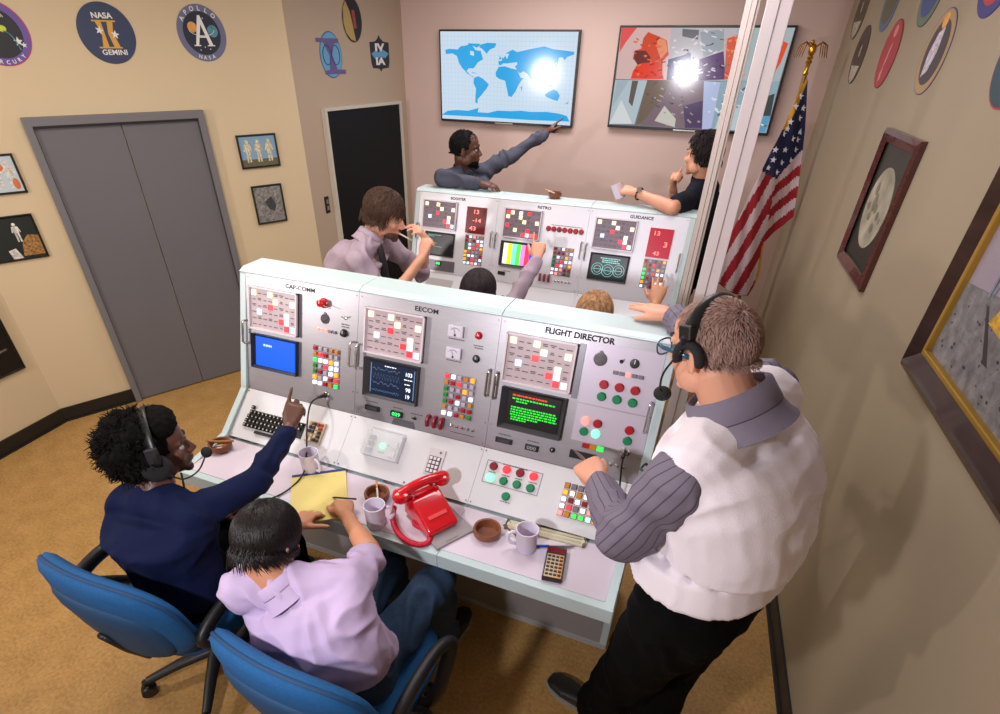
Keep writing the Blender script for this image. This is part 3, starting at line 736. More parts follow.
for i, (c, pts) in enumerate(PIX):
    mb = MB(); q = [mp(*p) for p in pts]; z = .0522+.00012*i; mb.add([(x, y, z) for x, y in q], [list(range(len(q)))], T)
    mb.build('video_image_patch', smat('video_%d_%d_%d' % c, c, .8), sc)
rr = random.Random(21)
for j, (c, bx) in enumerate((((250, 120, 84), (180, 90, 340, 280)), ((170, 40, 30), (180, 90, 340, 285)), ((226, 224, 226), (380, 50, 690, 180)), ((96, 96, 116), (360, 60, 680, 285)), ((40, 30, 60), (360, 190, 640, 290)),
        ((214, 214, 226), (360, 180, 640, 290)), ((86, 78, 76), (250, 300, 540, 530)), ((176, 160, 160), (250, 320, 530, 540)), ((230, 236, 240), (560, 310, 840, 545)), ((90, 104, 112), (600, 310, 860, 540)), ((255, 150, 100), (650, 60, 740, 280)))):
    mb = MB()
    for i in range(16):
        x = rr.uniform(bx[0], bx[2]); y = rr.uniform(bx[1], bx[3]); a = rr.uniform(4, 15); b = rr.uniform(2, 6); t = rr.uniform(-.8, .8)
        pts = [(x+a*u*math.cos(t)-b*v*math.sin(t), y+a*u*math.sin(t)+b*v*math.cos(t)) for u, v in ((-1, -1), (1, -.7), (.8, 1), (-.9, .8))]
        q = [mp(*p) for p in pts]; mb.add([(px_, py_, .0559+.0001*j) for px_, py_ in q], [[0, 1, 2, 3]], T)
    o_ = mb.build('video_image_detail', smat('videod_%d_%d_%d' % c, c, .8), sc); o_['kind'] = 'stuff'

# ------------------------------------------------------------------ emblems on the walls
NAVY = mat('emblem_navy', (48, 60, 92), .5); EW = mat('emblem_white', (228, 226, 222), .5); GOLD = mat('emblem_gold', (212, 160, 62), .5)
def star(mb, M, x, y, r, z, mi=0, rot=0):
    pts = [(x+(r if i % 2 == 0 else r*.42)*math.sin(rot+PI*i/5), y+(r if i % 2 == 0 else r*.42)*math.cos(rot+PI*i/5), z) for i in range(10)]
    mb.add(pts, [list(range(10))[::-1]], M, mi)
def emblem(label, M, s, z, shape='round', rx=.145, ry=.145, ring=None, disc=NAVY, rim=None):
    P = M @ V((s, z, 0))
    root = thing('mission_emblem', label, 'emblem', P, group='mission emblems on the walls')
    T = Matrix.Translation(-P) @ M @ Matrix.Translation((s, z, 0))
    def dsk(a, b, z0, z1, m, name):
        mb = MB(); mb.prism([(a*math.cos(2*PI*i/48), b*math.sin(2*PI*i/48)) for i in range(48)], z0, z1, T); return mb.build(name, m, root)
    if shape == 'round':
        if rim: dsk(rx, ry, 0, .002, rim, 'rim')
        if ring: dsk(rx*(.97 if rim else 1), ry*(.97 if rim else 1), 0, .0026, ring, 'ring')
        k = .76 if ring else (.96 if rim else 1); dsk(rx*k, ry*k, 0, .0034, disc, 'disc')
    return root, T
def arc_text(mb, txt, T, r, a0, a1, h, z, flip=False):
    n = len(txt)
    for i, ch in enumerate(txt):
        if ch == ' ': continue
        a = a0+(a1-a0)*(i+.5)/n; x, y = r*math.cos(a), r*math.sin(a)
        rot = a-PI/2 if not flip else a+PI/2
        text(mb, ch, T, x, y, h, None, z, bold=.02, rot=rot)
# Gemini
r_, T = emblem('round navy emblem lettered NASA and GEMINI with a gold numeral two', LW, -1.082, 2.252)
mb = MB(); text(mb, 'NASA', T, 0, .083, .028, .105, .004, bold=.03); mb.build('lettering', EW, r_); mb = MB(); text(mb, 'GEMINI', T, .012, -.088, .026, .13, .004, bold=.02); mb.build('lettering', EW, r_)
mb = MB(); mb.box((0, .058, .004), (.12, .007, .001), T); mb.box((0, -.066, .004), (.12, .007, .001), T)
mb.prism([(-.045, .055), (-.015, .055), (-.008, -.063), (-.04, -.063), (-.026, 0)], .0036, .0045, T); mb.prism([(.015, .055), (.045, .055), (.032, 0), (.05, -.063), (.018, -.063), (.006, 0)], .0036, .0045, T)
mb.build('roman_two', GOLD, r_)
for q_ in ((-.034, .014, .3), (.04, -.004, .2)):
    mb = MB(); star(mb, T, q_[0], q_[1], .022, .005, rot=q_[2]); mb.build('star', EW, r_)
# Apollo
r_, T = emblem('round grey-ringed emblem lettered APOLLO with a large white A', LW, -.552, 2.264, ring=mat('emblem_slate', (104, 108, 136), .5), disc=mat('emblem_black_navy', (32, 36, 56), .5))
mb = MB(); arc_text(mb, 'APOLLO', T, .125, PI*.86, PI*.2, .024, .004); mb.build('lettering', EW, r_); mb = MB(); arc_text(mb, 'NASA', T, .125, PI*1.36, PI*1.64, .02, .004, True)
mb.prism([(-.008, .09), (.006, .09), (.052, -.06), (.03, -.06), (.0, .045), (-.034, -.06), (-.052, -.06)], .0036, .0046, T); mb.box((0, -.018, .004), (.06, .008, .001), T)
mb.box((-.043, -.062, .004), (.04, .006, .001), T); mb.box((.04, -.062, .004), (.045, .006, .001), T)
mb.build('lettering', EW, r_)
mb = MB(); mb.tube([T @ V((-.075*math.cos(t)*1.0+.0, .018+.03*math.sin(t)*-1, .005)) for t in [i*PI/12 for i in range(13)]], .0015, 6); 
for x, y in ((-.03, -.085), (.03, -.08), (.0, -.07), (.02, .075), (-.06, .02)): star(mb, T, x, y, .005, .0042)
mb.build('orbit_line', EW, r_)
mb = MB(); mb.lathe([(.027, 0), (.027, .0044)], T @ Matrix.Translation((-.052, .03, 0)), 28); mb.build('orange_globe', mat('emblem_orange', (222, 158, 84), .5, noise_s=40, noise_a=.2), r_)
mb = MB(); mb.lathe([(.031, 0), (.031, .0044)], T @ Matrix.Translation((.066, .012, 0)), 28); mb.build('teal_globe', mat('emblem_teal', (78, 136, 154), .5, noise_s=40, noise_a=.3), r_)
# Mercury (cut by the frame of view)
r_, T = emblem('round black emblem with a purple and red ring, far left by the ceiling', LW, -1.60, 2.243, ring=mat('emblem_purple', (104, 78, 156), .5), disc=mat('emblem_black', (26, 28, 36), .5), rim=mat('emblem_crimson', (196, 46, 80), .5))
mb = MB(); arc_text(mb, 'MERCURY', T, .127, PI*1.25, PI*1.75, .018, .004, True); text(mb, 'NASA', T, .03, .075, .014, .05, .004); star(mb, T, .08, -.035, .022, .0042); star(mb, T, .1, -.05, .014, .0046); mb.build('lettering', EW, r_)
mb = MB(); mb.ell((.03, .02, .002), (.02, .016, .004), T); mb.build('sun', mat('emblem_lime', (196, 214, 60), .5), r_)
mb = MB(); mb.tube([T @ V((.03+.05*math.sin(t), .01-.12*(1-math.cos(t))*.9, .0045)) for t in [i*.12 for i in range(12)]], .003, 6); mb.build('trail', mat('emblem_teal', 0), r_)
# alcove three
r_, T = emblem('light blue round emblem with a purple numeral ten and linked rings, in the alcove', AW, .405, 2.156, rx=.115, ry=.142, disc=mat('emblem_light_blue', (98, 158, 196), .5), rim=mat('emblem_dark_blue', (40, 70, 120), .5))
mb = MB(); mb.prism([(-.14, .1), (.09, .1), (.09, .075), (.04, .07), (.01, .0), (.05, -.09), (.14, -.092), (.14, -.118), (-.085, -.118), (-.08, -.095), (-.03, -.09), (-.02, 0), (-.07, .075), (-.14, .078)], .0034, .0046, T); mb.build('roman_ten', mat('emblem_plum', (98, 84, 134), .5), r_)
mb = MB()
for a in (-.045, .045):
    mb.tube([T @ V((a+.042*math.cos(t), .0+.06*math.sin(t), .005)) for t in [i*2*PI/20 for i in range(21)]], .003, 6)
mb.build('orbit_ring', mat('emblem_dark_blue', 0), r_)
r_, T = emblem('dark shield emblem with a white numeral nine, in the alcove', AW, .975, 2.165, shape='shield')
mb = MB(); mb.prism([(-.12, .075), (-.05, .08), (-.02, .098), (0, .12), (.02, .098), (.05, .08), (.12, .075), (.115, -.06), (.1, -.095), (.02, -.1), (0, -.12), (-.02, -.1), (-.1, -.095), (-.115, -.06)], 0, .003, T); mb.build('shield', mat('emblem_shield_black', (36, 40, 52), .5), r_)
mb = MB(); mb.prism([(-.11, .0), (-.06, .02), (-.02, .01), (.03, .03), (.11, 0), (.06, -.03), (.0, -.02), (-.06, -.04)], .003, .0038, T); mb.build('blue_wing', mat('emblem_light_blue', 0), r_)
mb = MB()
text(mb, 'IV', T, 0, .042, .052, .12, .0044, bold=.05); text(mb, 'IA', T, 0, -.05, .052, .12, .0044, bold=.05)
mb.build('roman_nine', EW, r_)
r_, T = emblem('black and yellow oval emblem topmost in the alcove', AW, .675, 2.372, rx=.112, ry=.142, disc=mat('emblem_black', 0), rim=mat('emblem_ochre', (176, 150, 92), .5))
mb = MB(); mb.prism([(-.09, .07), (-.06, .11), (-.02, .05), (.0, -.03), (.02, -.13), (-.03, -.12), (-.08, -.08), (-.1, -.02)], .0034, .0044, T); mb.build('yellow_crescent', mat('emblem_ochre', 0), r_)
mb = MB(); mb.prism([(.0, .06), (.03, .06), (.045, -.05), (.01, -.05)], .0034, .0048, T); mb.build('red_spacecraft', mat('emblem_brick', (150, 66, 54), .5), r_)
# right wall (top row and bottom row)
def re(s, z, label, disc, ring=None, rim=None, fn=None, rx=.145, ry=.137):
    r_, T = emblem(label, RW, s, z, ring=ring, disc=disc, rim=rim, rx=rx, ry=ry)
    if fn: fn(r_, T)
def f_eagle(r_, T):
    mb = MB(); mb.prism([(-.03, .06), (.02, .08), (.03, .0), (.0, -.06), (-.05, -.08), (-.06, 0)], .0034, .0046, T); mb.build('white_eagle', mat('emblem_pearl', (196, 186, 196), .5, noise_s=60, noise_a=.4), r_)
    mb = MB(); mb.ell((-.01, .098, .003), (.03, .026, .003), T); mb.build('orange_sun', mat('emblem_orange', 0), r_)
re(2.027, 2.211, 'large oval emblem with a pale eagle and orange sun on dark grey, right wall', mat('emblem_charcoal', (66, 58, 64), .5), ring=mat('emblem_tan', (170, 140, 96), .5), rim=mat('emblem_violet_blue', (72, 66, 108), .5), fn=f_eagle)
def f_red(r_, T):
    mb = MB(); mb.prism([(.0, .03), (.03, .05), (.01, -.03), (-.02, -.06)], .0036, .0046, T); mb.prism([(-.03, -.07), (.0, -.05), (.01, -.1), (-.02, -.11)], .0036, .0046, T); mb.ell((.0, .09, .003), (.03, .025, .002), T); mb.build('pale_figures', mat('emblem_pink', (206, 130, 120), .5), r_)
re(1.344, 2.204, 'red oval emblem with small pale figures, right wall lower row', mat('emblem_red', (168, 52, 58), .5), rim=mat('emblem_maroon', (120, 40, 44), .5), fn=f_red)
def f_bw(r_, T):
    mb = MB(); mb.prism([(-.1, -.05), (.1, -.05), (.06, -.11), (0, -.135), (-.06, -.11)], .0036, .0046, T); mb.ell((.0, .02, .003), (.014, .03, .002), T); mb.build('pale_lower_part', mat('emblem_bone', (176, 166, 148), .5, noise_s=60, noise_a=.4), r_)
re(.70, 2.2, 'brown oval emblem with a pale speckled lower end, right wall near the flag', mat('emblem_brown', (66, 52, 42), .5), fn=f_bw)
re(.345, 2.414, 'dark olive oval emblem nearest the back corner, right wall upper row', mat('emblem_olive', (78, 66, 50), .5), fn=f_bw)
re(1.035, 2.434, 'blue and olive oval emblem, right wall upper row', mat('emblem_olive_green', (96, 94, 66), .5), ring=mat('emblem_steel_blue', (84, 106, 134), .5))
re(1.70, 2.434, 'blue oval emblem with a dark green border, right wall upper row', mat('emblem_royal', (58, 78, 132), .5), ring=mat('emblem_grey_green', (104, 116, 100), .5), rim=mat('emblem_dark_green', (46, 66, 56), .5))
def f_pk(r_, T):
    mb = MB(); mb.ell((0, 0, .0035), (.075, .07, .002), T); mb.build('pink_globe', mat('emblem_rose', (214, 150, 160), .5, noise_s=50, noise_a=.3), r_)
re(2.375, 2.437, 'indigo emblem with a pink globe, right wall upper row', mat('emblem_red', 0), rim=mat('emblem_indigo', (56, 54, 116), .5), ring=mat('emblem_indigo', 0), fn=f_pk)
def f_tl(r_, T):
    mb = MB(); mb.prism([(-.06, .08), (.04, .09), (.07, .0), (.0, -.05), (-.05, 0)], .0036, .0046, T); mb.build('aqua_shape', mat('emblem_aqua', (120, 170, 168), .5), r_)
re(2.785, 2.213, 'dark teal emblem with a red border, right wall lower row, nearest the camera', mat('emblem_deep_teal', (44, 70, 78), .5), rim=mat('emblem_red', 0), fn=f_tl)

# ------------------------------------------------------------------ framed pictures
def picture(label, M, x0, x1, z0, z1, fw, fm, group=None, th=.02, name='framed_photograph', slope=False):
    c = M @ V(((x0+x1)/2, (z0+z1)/2, 0))
    root = thing(name, label, 'picture', c, group=group)
    T = Matrix.Translation(-c) @ M
    mb = MB()
    o = [(x0, z0), (x1, z0), (x1, z1), (x0, z1)]; i_ = [(x0+fw, z0+fw), (x1-fw, z0+fw), (x1-fw, z1-fw), (x0+fw, z1-fw)]
    m_ = [(x0+fw*.35, z0+fw*.35), (x1-fw*.35, z0+fw*.35), (x1-fw*.35, z1-fw*.35), (x0+fw*.35, z1-fw*.35)]
    vs = [(x, y, 0) for x, y in o]+[(x, y, th*.7) for x, y in o]+[(x, y, th) for x, y in m_]+[(x, y, th*.55) for x, y in i_]
    fs = []
    for k in range(3):
        for j in range(4): a = k*4+j; b = k*4+(j+1) % 4; fs.append((a, b, b+4, a+4))
    mb.add(vs, fs, T); mb.build('frame', fm, root)
    return root, T, (x0+fw, x1-fw, z0+fw, z1-fw)
BF = mat('black_picture_frame', (20, 18, 18), .35)
def back(root, T, R, m, z=.008, name='print'):
    mb = MB(); mb.box(((R[0]+R[1])/2, (R[2]+R[3])/2, z/2), (R[1]-R[0], R[3]-R[2], z), T); return mb.build(name, m, root)
def suit(mb, T, R, u, v, h, z=.0085, mi=0):
    """a tiny standing figure inside a print: helmet, trunk, arms and legs"""
    W = R[1]-R[0]; H = R[3]-R[2]; x = R[0]+W*u; y = R[2]+H*v; s = H*h
    mb.ell((x, y+s*.43, z), (s*.09, s*.09, .001), T, 10, mi)
    mb.prism([(x-s*.13, y+s*.34), (x+s*.13, y+s*.34), (x+s*.11, y), (x-s*.11, y)], z-.0006, z+.0004, T, mi)
    mb.prism([(x-s*.13, y+s*.34), (x-s*.2, y+s*.06), (x-s*.15, y+s*.04), (x-s*.09, y+s*.28)], z-.0006, z+.0004, T, mi)
    mb.prism([(x+s*.13, y+s*.34), (x+s*.2, y+s*.06), (x+s*.15, y+s*.04), (x+s*.09, y+s*.28)], z-.0006, z+.0004, T, mi)
    for q in (-1, 1): mb.prism([(x+q*s*.01, y), (x+q*s*.1, y), (x+q*s*.1, y-s*.42), (x+q*s*.03, y-s*.42)], z-.0006, z+.0004, T, mi)
SP = 'small black-framed photographs on the left wall'
SUIT = mat('print_suit_cream', (204, 196, 164), .5, noise_s=90, noise_a=.45); SUITW = mat('print_suit_white', (206, 202, 194), .5, noise_s=80, noise_a=.4)
r_, T, R = picture('small black-framed colour photograph of three standing astronauts in pale suits', LW, -.487, -.207, 1.486, 1.699, .012, BF, SP)
back(r_, T, R, mat('print_sky', (128, 160, 186), .4)); 
mb = MB(); mb.box(((R[0]+R[1])/2, R[2]+(R[3]-R[2])*.12, .0082), (R[1]-R[0], (R[3]-R[2])*.24, .001), T); mb.build('print_ground', mat('print_ground_olive', (98, 96, 70), .5), r_)
mb = MB()
for u in (.2, .5, .8): suit(mb, T, R, u, .48, .8)
mb.build('print_figures', SUIT, r_)
r_, T, R = picture('small black-framed grey photograph of a boot print in lunar dust', LW, -.457, -.231, 1.103, 1.370, .012, BF, SP)
back(r_, T, R, mat('print_dust', (128, 126, 122), .6, noise_s=55, noise_a=.55, bump=.4, bump_s=70))
mb = MB(); c = ((R[0]+R[1])/2, (R[2]+R[3])/2)
mb.prism([(c[0]-.03+.0, c[1]+.02), (c[0]+.02, c[1]+.055), (c[0]+.05, c[1]-.01), (c[0]+.03, c[1]-.055), (c[0]-.01, c[1]-.03)], .007, .009, T); mb.build('boot_print', mat('print_dark_grey', (60, 60, 60), .6, noise_s=120, noise_a=.6), r_)
r_, T, R = picture('small black-framed photograph of white and orange suited figures, upper one at the left edge', LW, -2.035, -1.757, 1.481, 1.689, .012, BF, SP)
back(r_, T, R, mat('print_pale_blue', (186, 200, 206), .5))
mb = MB()
for u in (.35, .6, .85): suit(mb, T, R, u, .46, .85)
mb.build('print_figures', SUITW, r_)
mb = MB(); mb.ell((R[0]+.2*.9, R[2]+.13, .0088), (.018, .02, .001), T); mb.ell((R[0]+.23, R[2]+.04, .0088), (.016, .03, .001), T); mb.build('print_orange_gear', mat('print_orange', (206, 110, 60), .5), r_)
r_, T, R = picture('small black-framed photograph of a white-suited figure by golden machinery, left edge', LW, -2.067, -1.788, 1.113, 1.368, .012, BF, SP)
back(r_, T, R, mat('print_black', (24, 30, 26), .5))
mb = MB(); suit(mb, T, R, .62, .62, .5); mb.prism([(R[0]+.09, R[2]), (R[0]+.14, R[2]), (R[0]+.12, R[2]+.06), (R[0]+.08, R[2]+.05)], .008, .009, T); mb.build('print_figures', SUITW, r_)
mb = MB(); mb.prism([(R[1]-.11, R[2]+.01), (R[1], R[2]+.01), (R[1], R[2]+.12), (R[1]-.05, R[2]+.13), (R[1]-.09, R[2]+.09)], .008, .0088, T); mb.build('print_gold_machinery', mat('print_gold', (150, 110, 60), .5, noise_s=90, noise_a=.7), r_)
K2 = WF(KINK, (-.0515, .99867))
r_, T, R = picture('black wall panel with tiny pale lettering, low at the left edge', K2, -.75, -.08, .468, 1.0, .012, BF, name='wall_panel')
back(r_, T, R, mat('black_panel', (14, 12, 12), .4)); mb = MB(); text(mb, 'GRVTY', T, -.155, .62, .014, .05, .0087); mb.build('lettering', mat('print_grey_text', (170, 166, 160), .5), r_)
# moon
MAH = mat('mahogany_frame', (74, 30, 26), .25, noise_s=8, noise_a=.25, stretch=(1, 1, 8), coat=.4)
r_, T, R = picture('mahogany-framed photograph of the full Moon on black, right wall', RW, 1.860, 2.362, 1.387, 1.947, .05, MAH, th=.03)
back(r_, T, R, mat('moon_print_black', (42, 44, 38), .35))
mb = MB(); mb.lathe([(.158, 0), (.158, .0105)], T @ Matrix.Translation((2.108, 1.665, 0)), 56); mb.build('moon_disc', mat('moon_disc_grey', (160, 152, 132), .6, noise_s=11, noise_a=.32), r_)
mb = MB(); rr = random.Random(2)
for i in range(9):
    a = rr.uniform(0, 2*PI); q = rr.uniform(0, .11); mb.ell((2.108+q*math.cos(a), 1.665+q*math.sin(a), .0102), (rr.uniform(.012, .036), rr.uniform(.012, .04), .0012), T, 18)
mb.build('moon_sea', mat('moon_sea_grey', (118, 112, 96), .6, noise_s=30, noise_a=.2), r_)
# large moonwalk picture
DKF = mat('dark_walnut_frame', (48, 28, 22), .3, noise_s=8, noise_a=.25, stretch=(1, 1, 8), coat=.3); GLD = mat('gold_frame_lip', (186, 146, 60), .35, .6)
r_, T, R = picture('large walnut and gilt framed picture of an astronaut on grey ground, right wall', RW, 3.058, 4.22, 1.388, 2.13, .075, DKF, th=.045, name='framed_picture')
mb = MB(); x0, x1, z0, z1 = R; g = .016
for (a, b, c, d) in ((x0, x1, z1-g, z1), (x0, x1, z0, z0+g), (x0, x0+g, z0, z1), (x1-g, x1, z0, z1)): mb.box(((a+b)/2, (c+d)/2, .015), (b-a, d-c, .022), T)
mb.build('gilt_lip', GLD, r_, bevel=.003)
R = (x0+g, x1-g, z0+g, z1-g)
back(r_, T, R, mat('print_haze', (150, 138, 148), .5))
mb = MB(); mb.box(((R[0]+R[1])/2, R[3]-.06, .0085), (R[1]-R[0], .12, .002), T); mb.build('print_dark_sky', mat('print_sky_dark', (44, 48, 44), .5), r_)
mb = MB(); mb.prism([(R[0], R[2]), (R[1], R[2]), (R[1], R[2]+.26), (R[0]+.3, R[2]+.245), (R[0], R[2]+.21)], .0078, .0092, T); mb.build('print_lunar_ground', mat('print_ground_grey', (116, 112, 112), .7, noise_s=28, noise_a=.35, bump=.5, bump_s=60), r_)
mb = MB(); suit(mb, T, R, .15, .50, .27, .0095); mb.build('print_astronaut', mat('print_astronaut_grey', (116, 120, 134), .5, noise_s=60, noise_a=.4), r_)
mb = MB(); mb.prism([(R[0]+.15, R[2]+.2), (R[0]+.165, R[2]+.2), (R[0]+.30, R[2]+.09), (R[0]+.27, R[2]+.09)], .0085, .0097, T)
rr = random.Random(5)
for i in range(60): mb.ell((R[0]+rr.uniform(.02, .9), R[2]+rr.uniform(.01, .18), .0092), (rr.uniform(.003, .01), rr.uniform(.002, .005), .0006), T, 8)
q_ = mb.build('print_shadow_and_pebbles', mat('print_shadow_grey', (54, 50, 50), .7), r_); q_['kind'] = 'stuff'
mb = MB(); mb.box((R[0]+.30, R[2]+.30, .0098), (.06, .035, .0008), T); mb.build('print_flag', mat('print_flag_red', (170, 70, 76), .5), r_)
mb = MB(); mb.prism([(R[0]+.2, R[2]+.17), (R[0]+.24, R[2]+.25), (R[0]+.32, R[2]+.27), (R[0]+.42, R[2]+.2), (R[0]+.4, R[2]+.15)], .0088, .0099, T); mb.build('print_gold_craft', mat('print_gold_bright', (200, 154, 50), .5, noise_s=60, noise_a=.4), r_)

# ------------------------------------------------------------------ flag on its pole
FY = 3.47
fr = thing('flag_on_pole', 'American flag with gold fringe on a pole with a gilt eagle, back right corner', 'flag', (2.17, FY, 0))
GILT = mat('gilt_metal', (206, 158, 50), .25, .9); POLE = mat('oak_pole', (150, 110, 60), .4)
mb = MB(); mb.cyl((0, 0, .03), (0, 0, 2.11), .013, n=14); mb.build('pole', POLE, fr, smooth=SM)
mb = MB(); mb.lathe([(.15, 0), (.15, .02), (.1, .035), (.03, .05), (.022, .1)], ID, 28); mb.build('pole_base', GILT, fr, smooth=SM)
mb = MB(); mb.lathe([(.012, 2.09), (.017, 2.10), (.011, 2.115), (.013, 2.15), (.02, 2.16), (.012, 2.17), (.018, 2.185), (.01, 2.195)], ID, 18); fe = mb.build('finial', GILT, fr, smooth=SM)
mb = MB(); mb.ell((0, 0, 2.222), (.022, .02, .034)); mb.ell((-.012, -.012, 2.262), (.012, .014, .012)); mb.cyl((-.02, -.015, 2.262), (-.034, -.02, 2.256), .005, .001, 8)
for q in (-1, 1):
    mb.tube([(q*.01, 0, 2.235), (q*.045, 0, 2.262), (q*.075, 0, 2.245), (q*.088, 0, 2.20)], [.012, .016, .012, .003], 8, flat=.4)
    for j in range(4): mb.tube([(q*(.04+.012*j), 0, 2.25-.004*j), (q*(.048+.014*j), 0, 2.205-.006*j), (q*(.05+.014*j), 0, 2.18)], [.006, .006, .001], 6, flat=.5)
mb.build('eagle', GILT, fe, smooth=SM)

FC = ((2.10029, 0.63934, 0.1822, -0.03709, 0.04054, 0.01459), (1.41628, 0.05614, -0.64178, -0.00298, 0.04043, -0.05097))
def cloth_xz(x, y):
    a, b = (x-760)/100, (y-190)/100; t = (1, a, b, a*a, a*b, b*b)
    return sum(p*q for p, q in zip(FC[0], t))-2.17, sum(p*q for p, q in zip(FC[1], t))
def lerp_tab(tab, y):
    for (y0, x0), (y1, x1) in zip(tab, tab[1:]):
        if y <= y1: return x0+(x1-x0)*(y-y0)/(y1-y0)
    return tab[-1][1]
TL_ = [(78, 804), (100, 795), (130, 781), (169, 761), (200, 746), (235, 730), (278, 716), (285, 724), (293, 741)]
TR_ = [(78, 808), (130, 805), (155, 802), (185, 798), (216, 793), (228, 779), (240, 764), (270, 760), (285, 754), (293, 748)]
FOLD = [(78, 807), (130, 793), (178, 776), (240, 763), (293, 752)]
mb = MB(); NR, NC = 110, 44
vs = []; fs = []; mi = []
for r in range(NR+1):
    y = 78+(293-78)*r/NR; xl = lerp_tab(TL_, y); xr = lerp_tab(TR_, y); xf = lerp_tab(FOLD, y)
    for c in range(NC+1):
        x = xl+(xr-xl)*c/NC; X, Z = cloth_xz(x, y); d = (x-xf)/14
        dep = .035*math.sin(d*1.5+.6)+.012*math.sin(x*.45+y*.05)+(.03 if d > 0 else 0)*min(1, d)-.062
        vs.append((X, dep*min(1, (y-74)/40), Z))
for r in range(NR):
    for c in range(NC):
        a = r*(NC+1)+c; fs.append((a, a+1, a+NC+2, a+NC+1))
        y = 78+(293-78)*(r+.5)/NR; xl = lerp_tab(TL_, y); xr = lerp_tab(TR_, y); x = xl+(xr-xl)*(c+.5)/NC; xf = lerp_tab(FOLD, y)
        px, py = (x-640)*4.4625, (y-130)*4.4625
        k = 1
        if y < 178 and (y-169 < (x-762)*.64) and (y < 178-(x-776)*1.08): k = 2
        elif x <= xf:
            q = .86*px+.51*py; k = 0 if int(math.floor((q-577)/33.6)) % 2 == 0 else 1
            if y > 278+(x-716)*.5+3: k = 3
        else:
            q = .62*px+.78*py; k = 0 if q > 563 and int(math.floor((q-563)/32.8)) % 2 == 0 else 1
            if q > 726: k = 3
        if x < xl+4.5 and y < 128: k = 3
        mi.append(k)
mb.v = [V(p) for p in vs]; mb.f = [list(f) for f in fs]; mb.mi = mi
fl = mb.build('flag_cloth', [mat('flag_red', (158, 22, 38), .75), mat('flag_white', (212, 190, 194), .75), mat('flag_blue', (26, 34, 78), .75), mat('flag_gold_fringe', (214, 158, 40), .7, bump=.5, bump_s=300)], fr, smooth=True)
sf = fl.modifiers.new('cloth_thickness', 'SOLIDIFY'); sf.thickness = .003
mb = MB()
for (x, y) in ((795, 106), (800, 96), (790, 121), (799, 118), (783, 133), (792, 138), (800, 132), (775, 148), (785, 149), (795, 150), (773, 158), (781, 162), (790, 160), (797, 140), (803, 108), (768, 166), (776, 171), (787, 128)):
    X, Z = cloth_xz(x, y); y0 = lerp_tab(FOLD, y); d = (x-y0)/14
    dep = (.035*math.sin(d*1.5+.6)+.012*math.sin(x*.45+y*.05)+(.03 if d > 0 else 0)*min(1, d)-.062)*min(1, (y-74)/40)
    star(mb, frame((X, dep-.006, Z), (1, 0, 0), (0, 0, 1)), 0, 0, .021, 0)
mb.build('flag_stars', mat('flag_star_white', (222, 222, 230), .7), fr)
# ------------------------------------------------------------------ things on the desk
DZ = .7437
CLAY = mat('brown_glazed_clay', (122, 70, 46), .4, noise_s=30, noise_a=.15); CIG = mat('cigarette_paper', (226, 214, 204), .6); FILT = mat('cigarette_filter_tan', (206, 138, 74), .6)
def ashtray(loc, label, r=.05, cigs=()):
    root = thing('ashtray', label, 'ashtray', loc, group='brown clay ashtrays')
    mb = MB(); mb.lathe([(r*.75, 0), (r*.98, .012), (r, .03), (r*.97, .036), (r*.82, .035), (r*.74, .022), (r*.68, .009), (.002, .008)], ID, 32, caps=True)
    mb.build('bowl', CLAY, root, smooth=SM)
    for a, b in cigs:
        a = V(a); b = V(b); m_ = a+(b-a)*.68
        mb = MB(); mb.cyl(a, m_, .004, n=10); c = mb.build('cigarette', CIG, root, smooth=SM)
        mb = MB(); mb.cyl(m_, b, .0041, n=10); mb.build('filter', FILT, c, smooth=SM)
    return root
ashtray((.062, .235, DZ), 'brown clay ashtray with a cigar and cigarette stubs, beside the seated woman at the keyboard', .05, [((-.02, -.01, .018), (.02, .012, .02)), ((.0, -.02, .018), (.03, -.005, .022))])
cg = MB(); cg.tube([(.008, .216, DZ+.045), (.06, .232, DZ+.042), (.118, .262, DZ+.044)], [.005, .0065, .006], 10)
tag(cg.build('cigar', mat('cigar_brown', (150, 104, 60), .6, noise_s=60, noise_a=.2), smooth=SM), 'thin brown cigar laid across the ashtray by the keyboard', 'cigar')
ashtray((.868, .222, DZ), 'brown clay ashtray with one cigarette, behind the white mug by the red telephone', .05, [((.026, -.035, .012), (-.03, .05, .04))])
ashtray((1.342, .207, DZ), 'empty brown clay ashtray between the red telephone and the slide rule', .052)
ashtray((.862, 2.560, 1.4234-.0), 'brown clay ashtray on top of the rear console near the wall screens', .042, [((.0, -.01, .03), (-.062, -.02, .05))])
pn = MB(); pn.cyl((1.392, .244, DZ+.037), (1.447, .238, DZ+.006), .004, .0035, 10)
tag(pn.build('cigarette', mat('brown_cigarette', (120, 84, 66), .5), smooth=SM), 'slim brown cigarette leaning from the empty ashtray towards the mug beside the slide rule', 'cigarette')

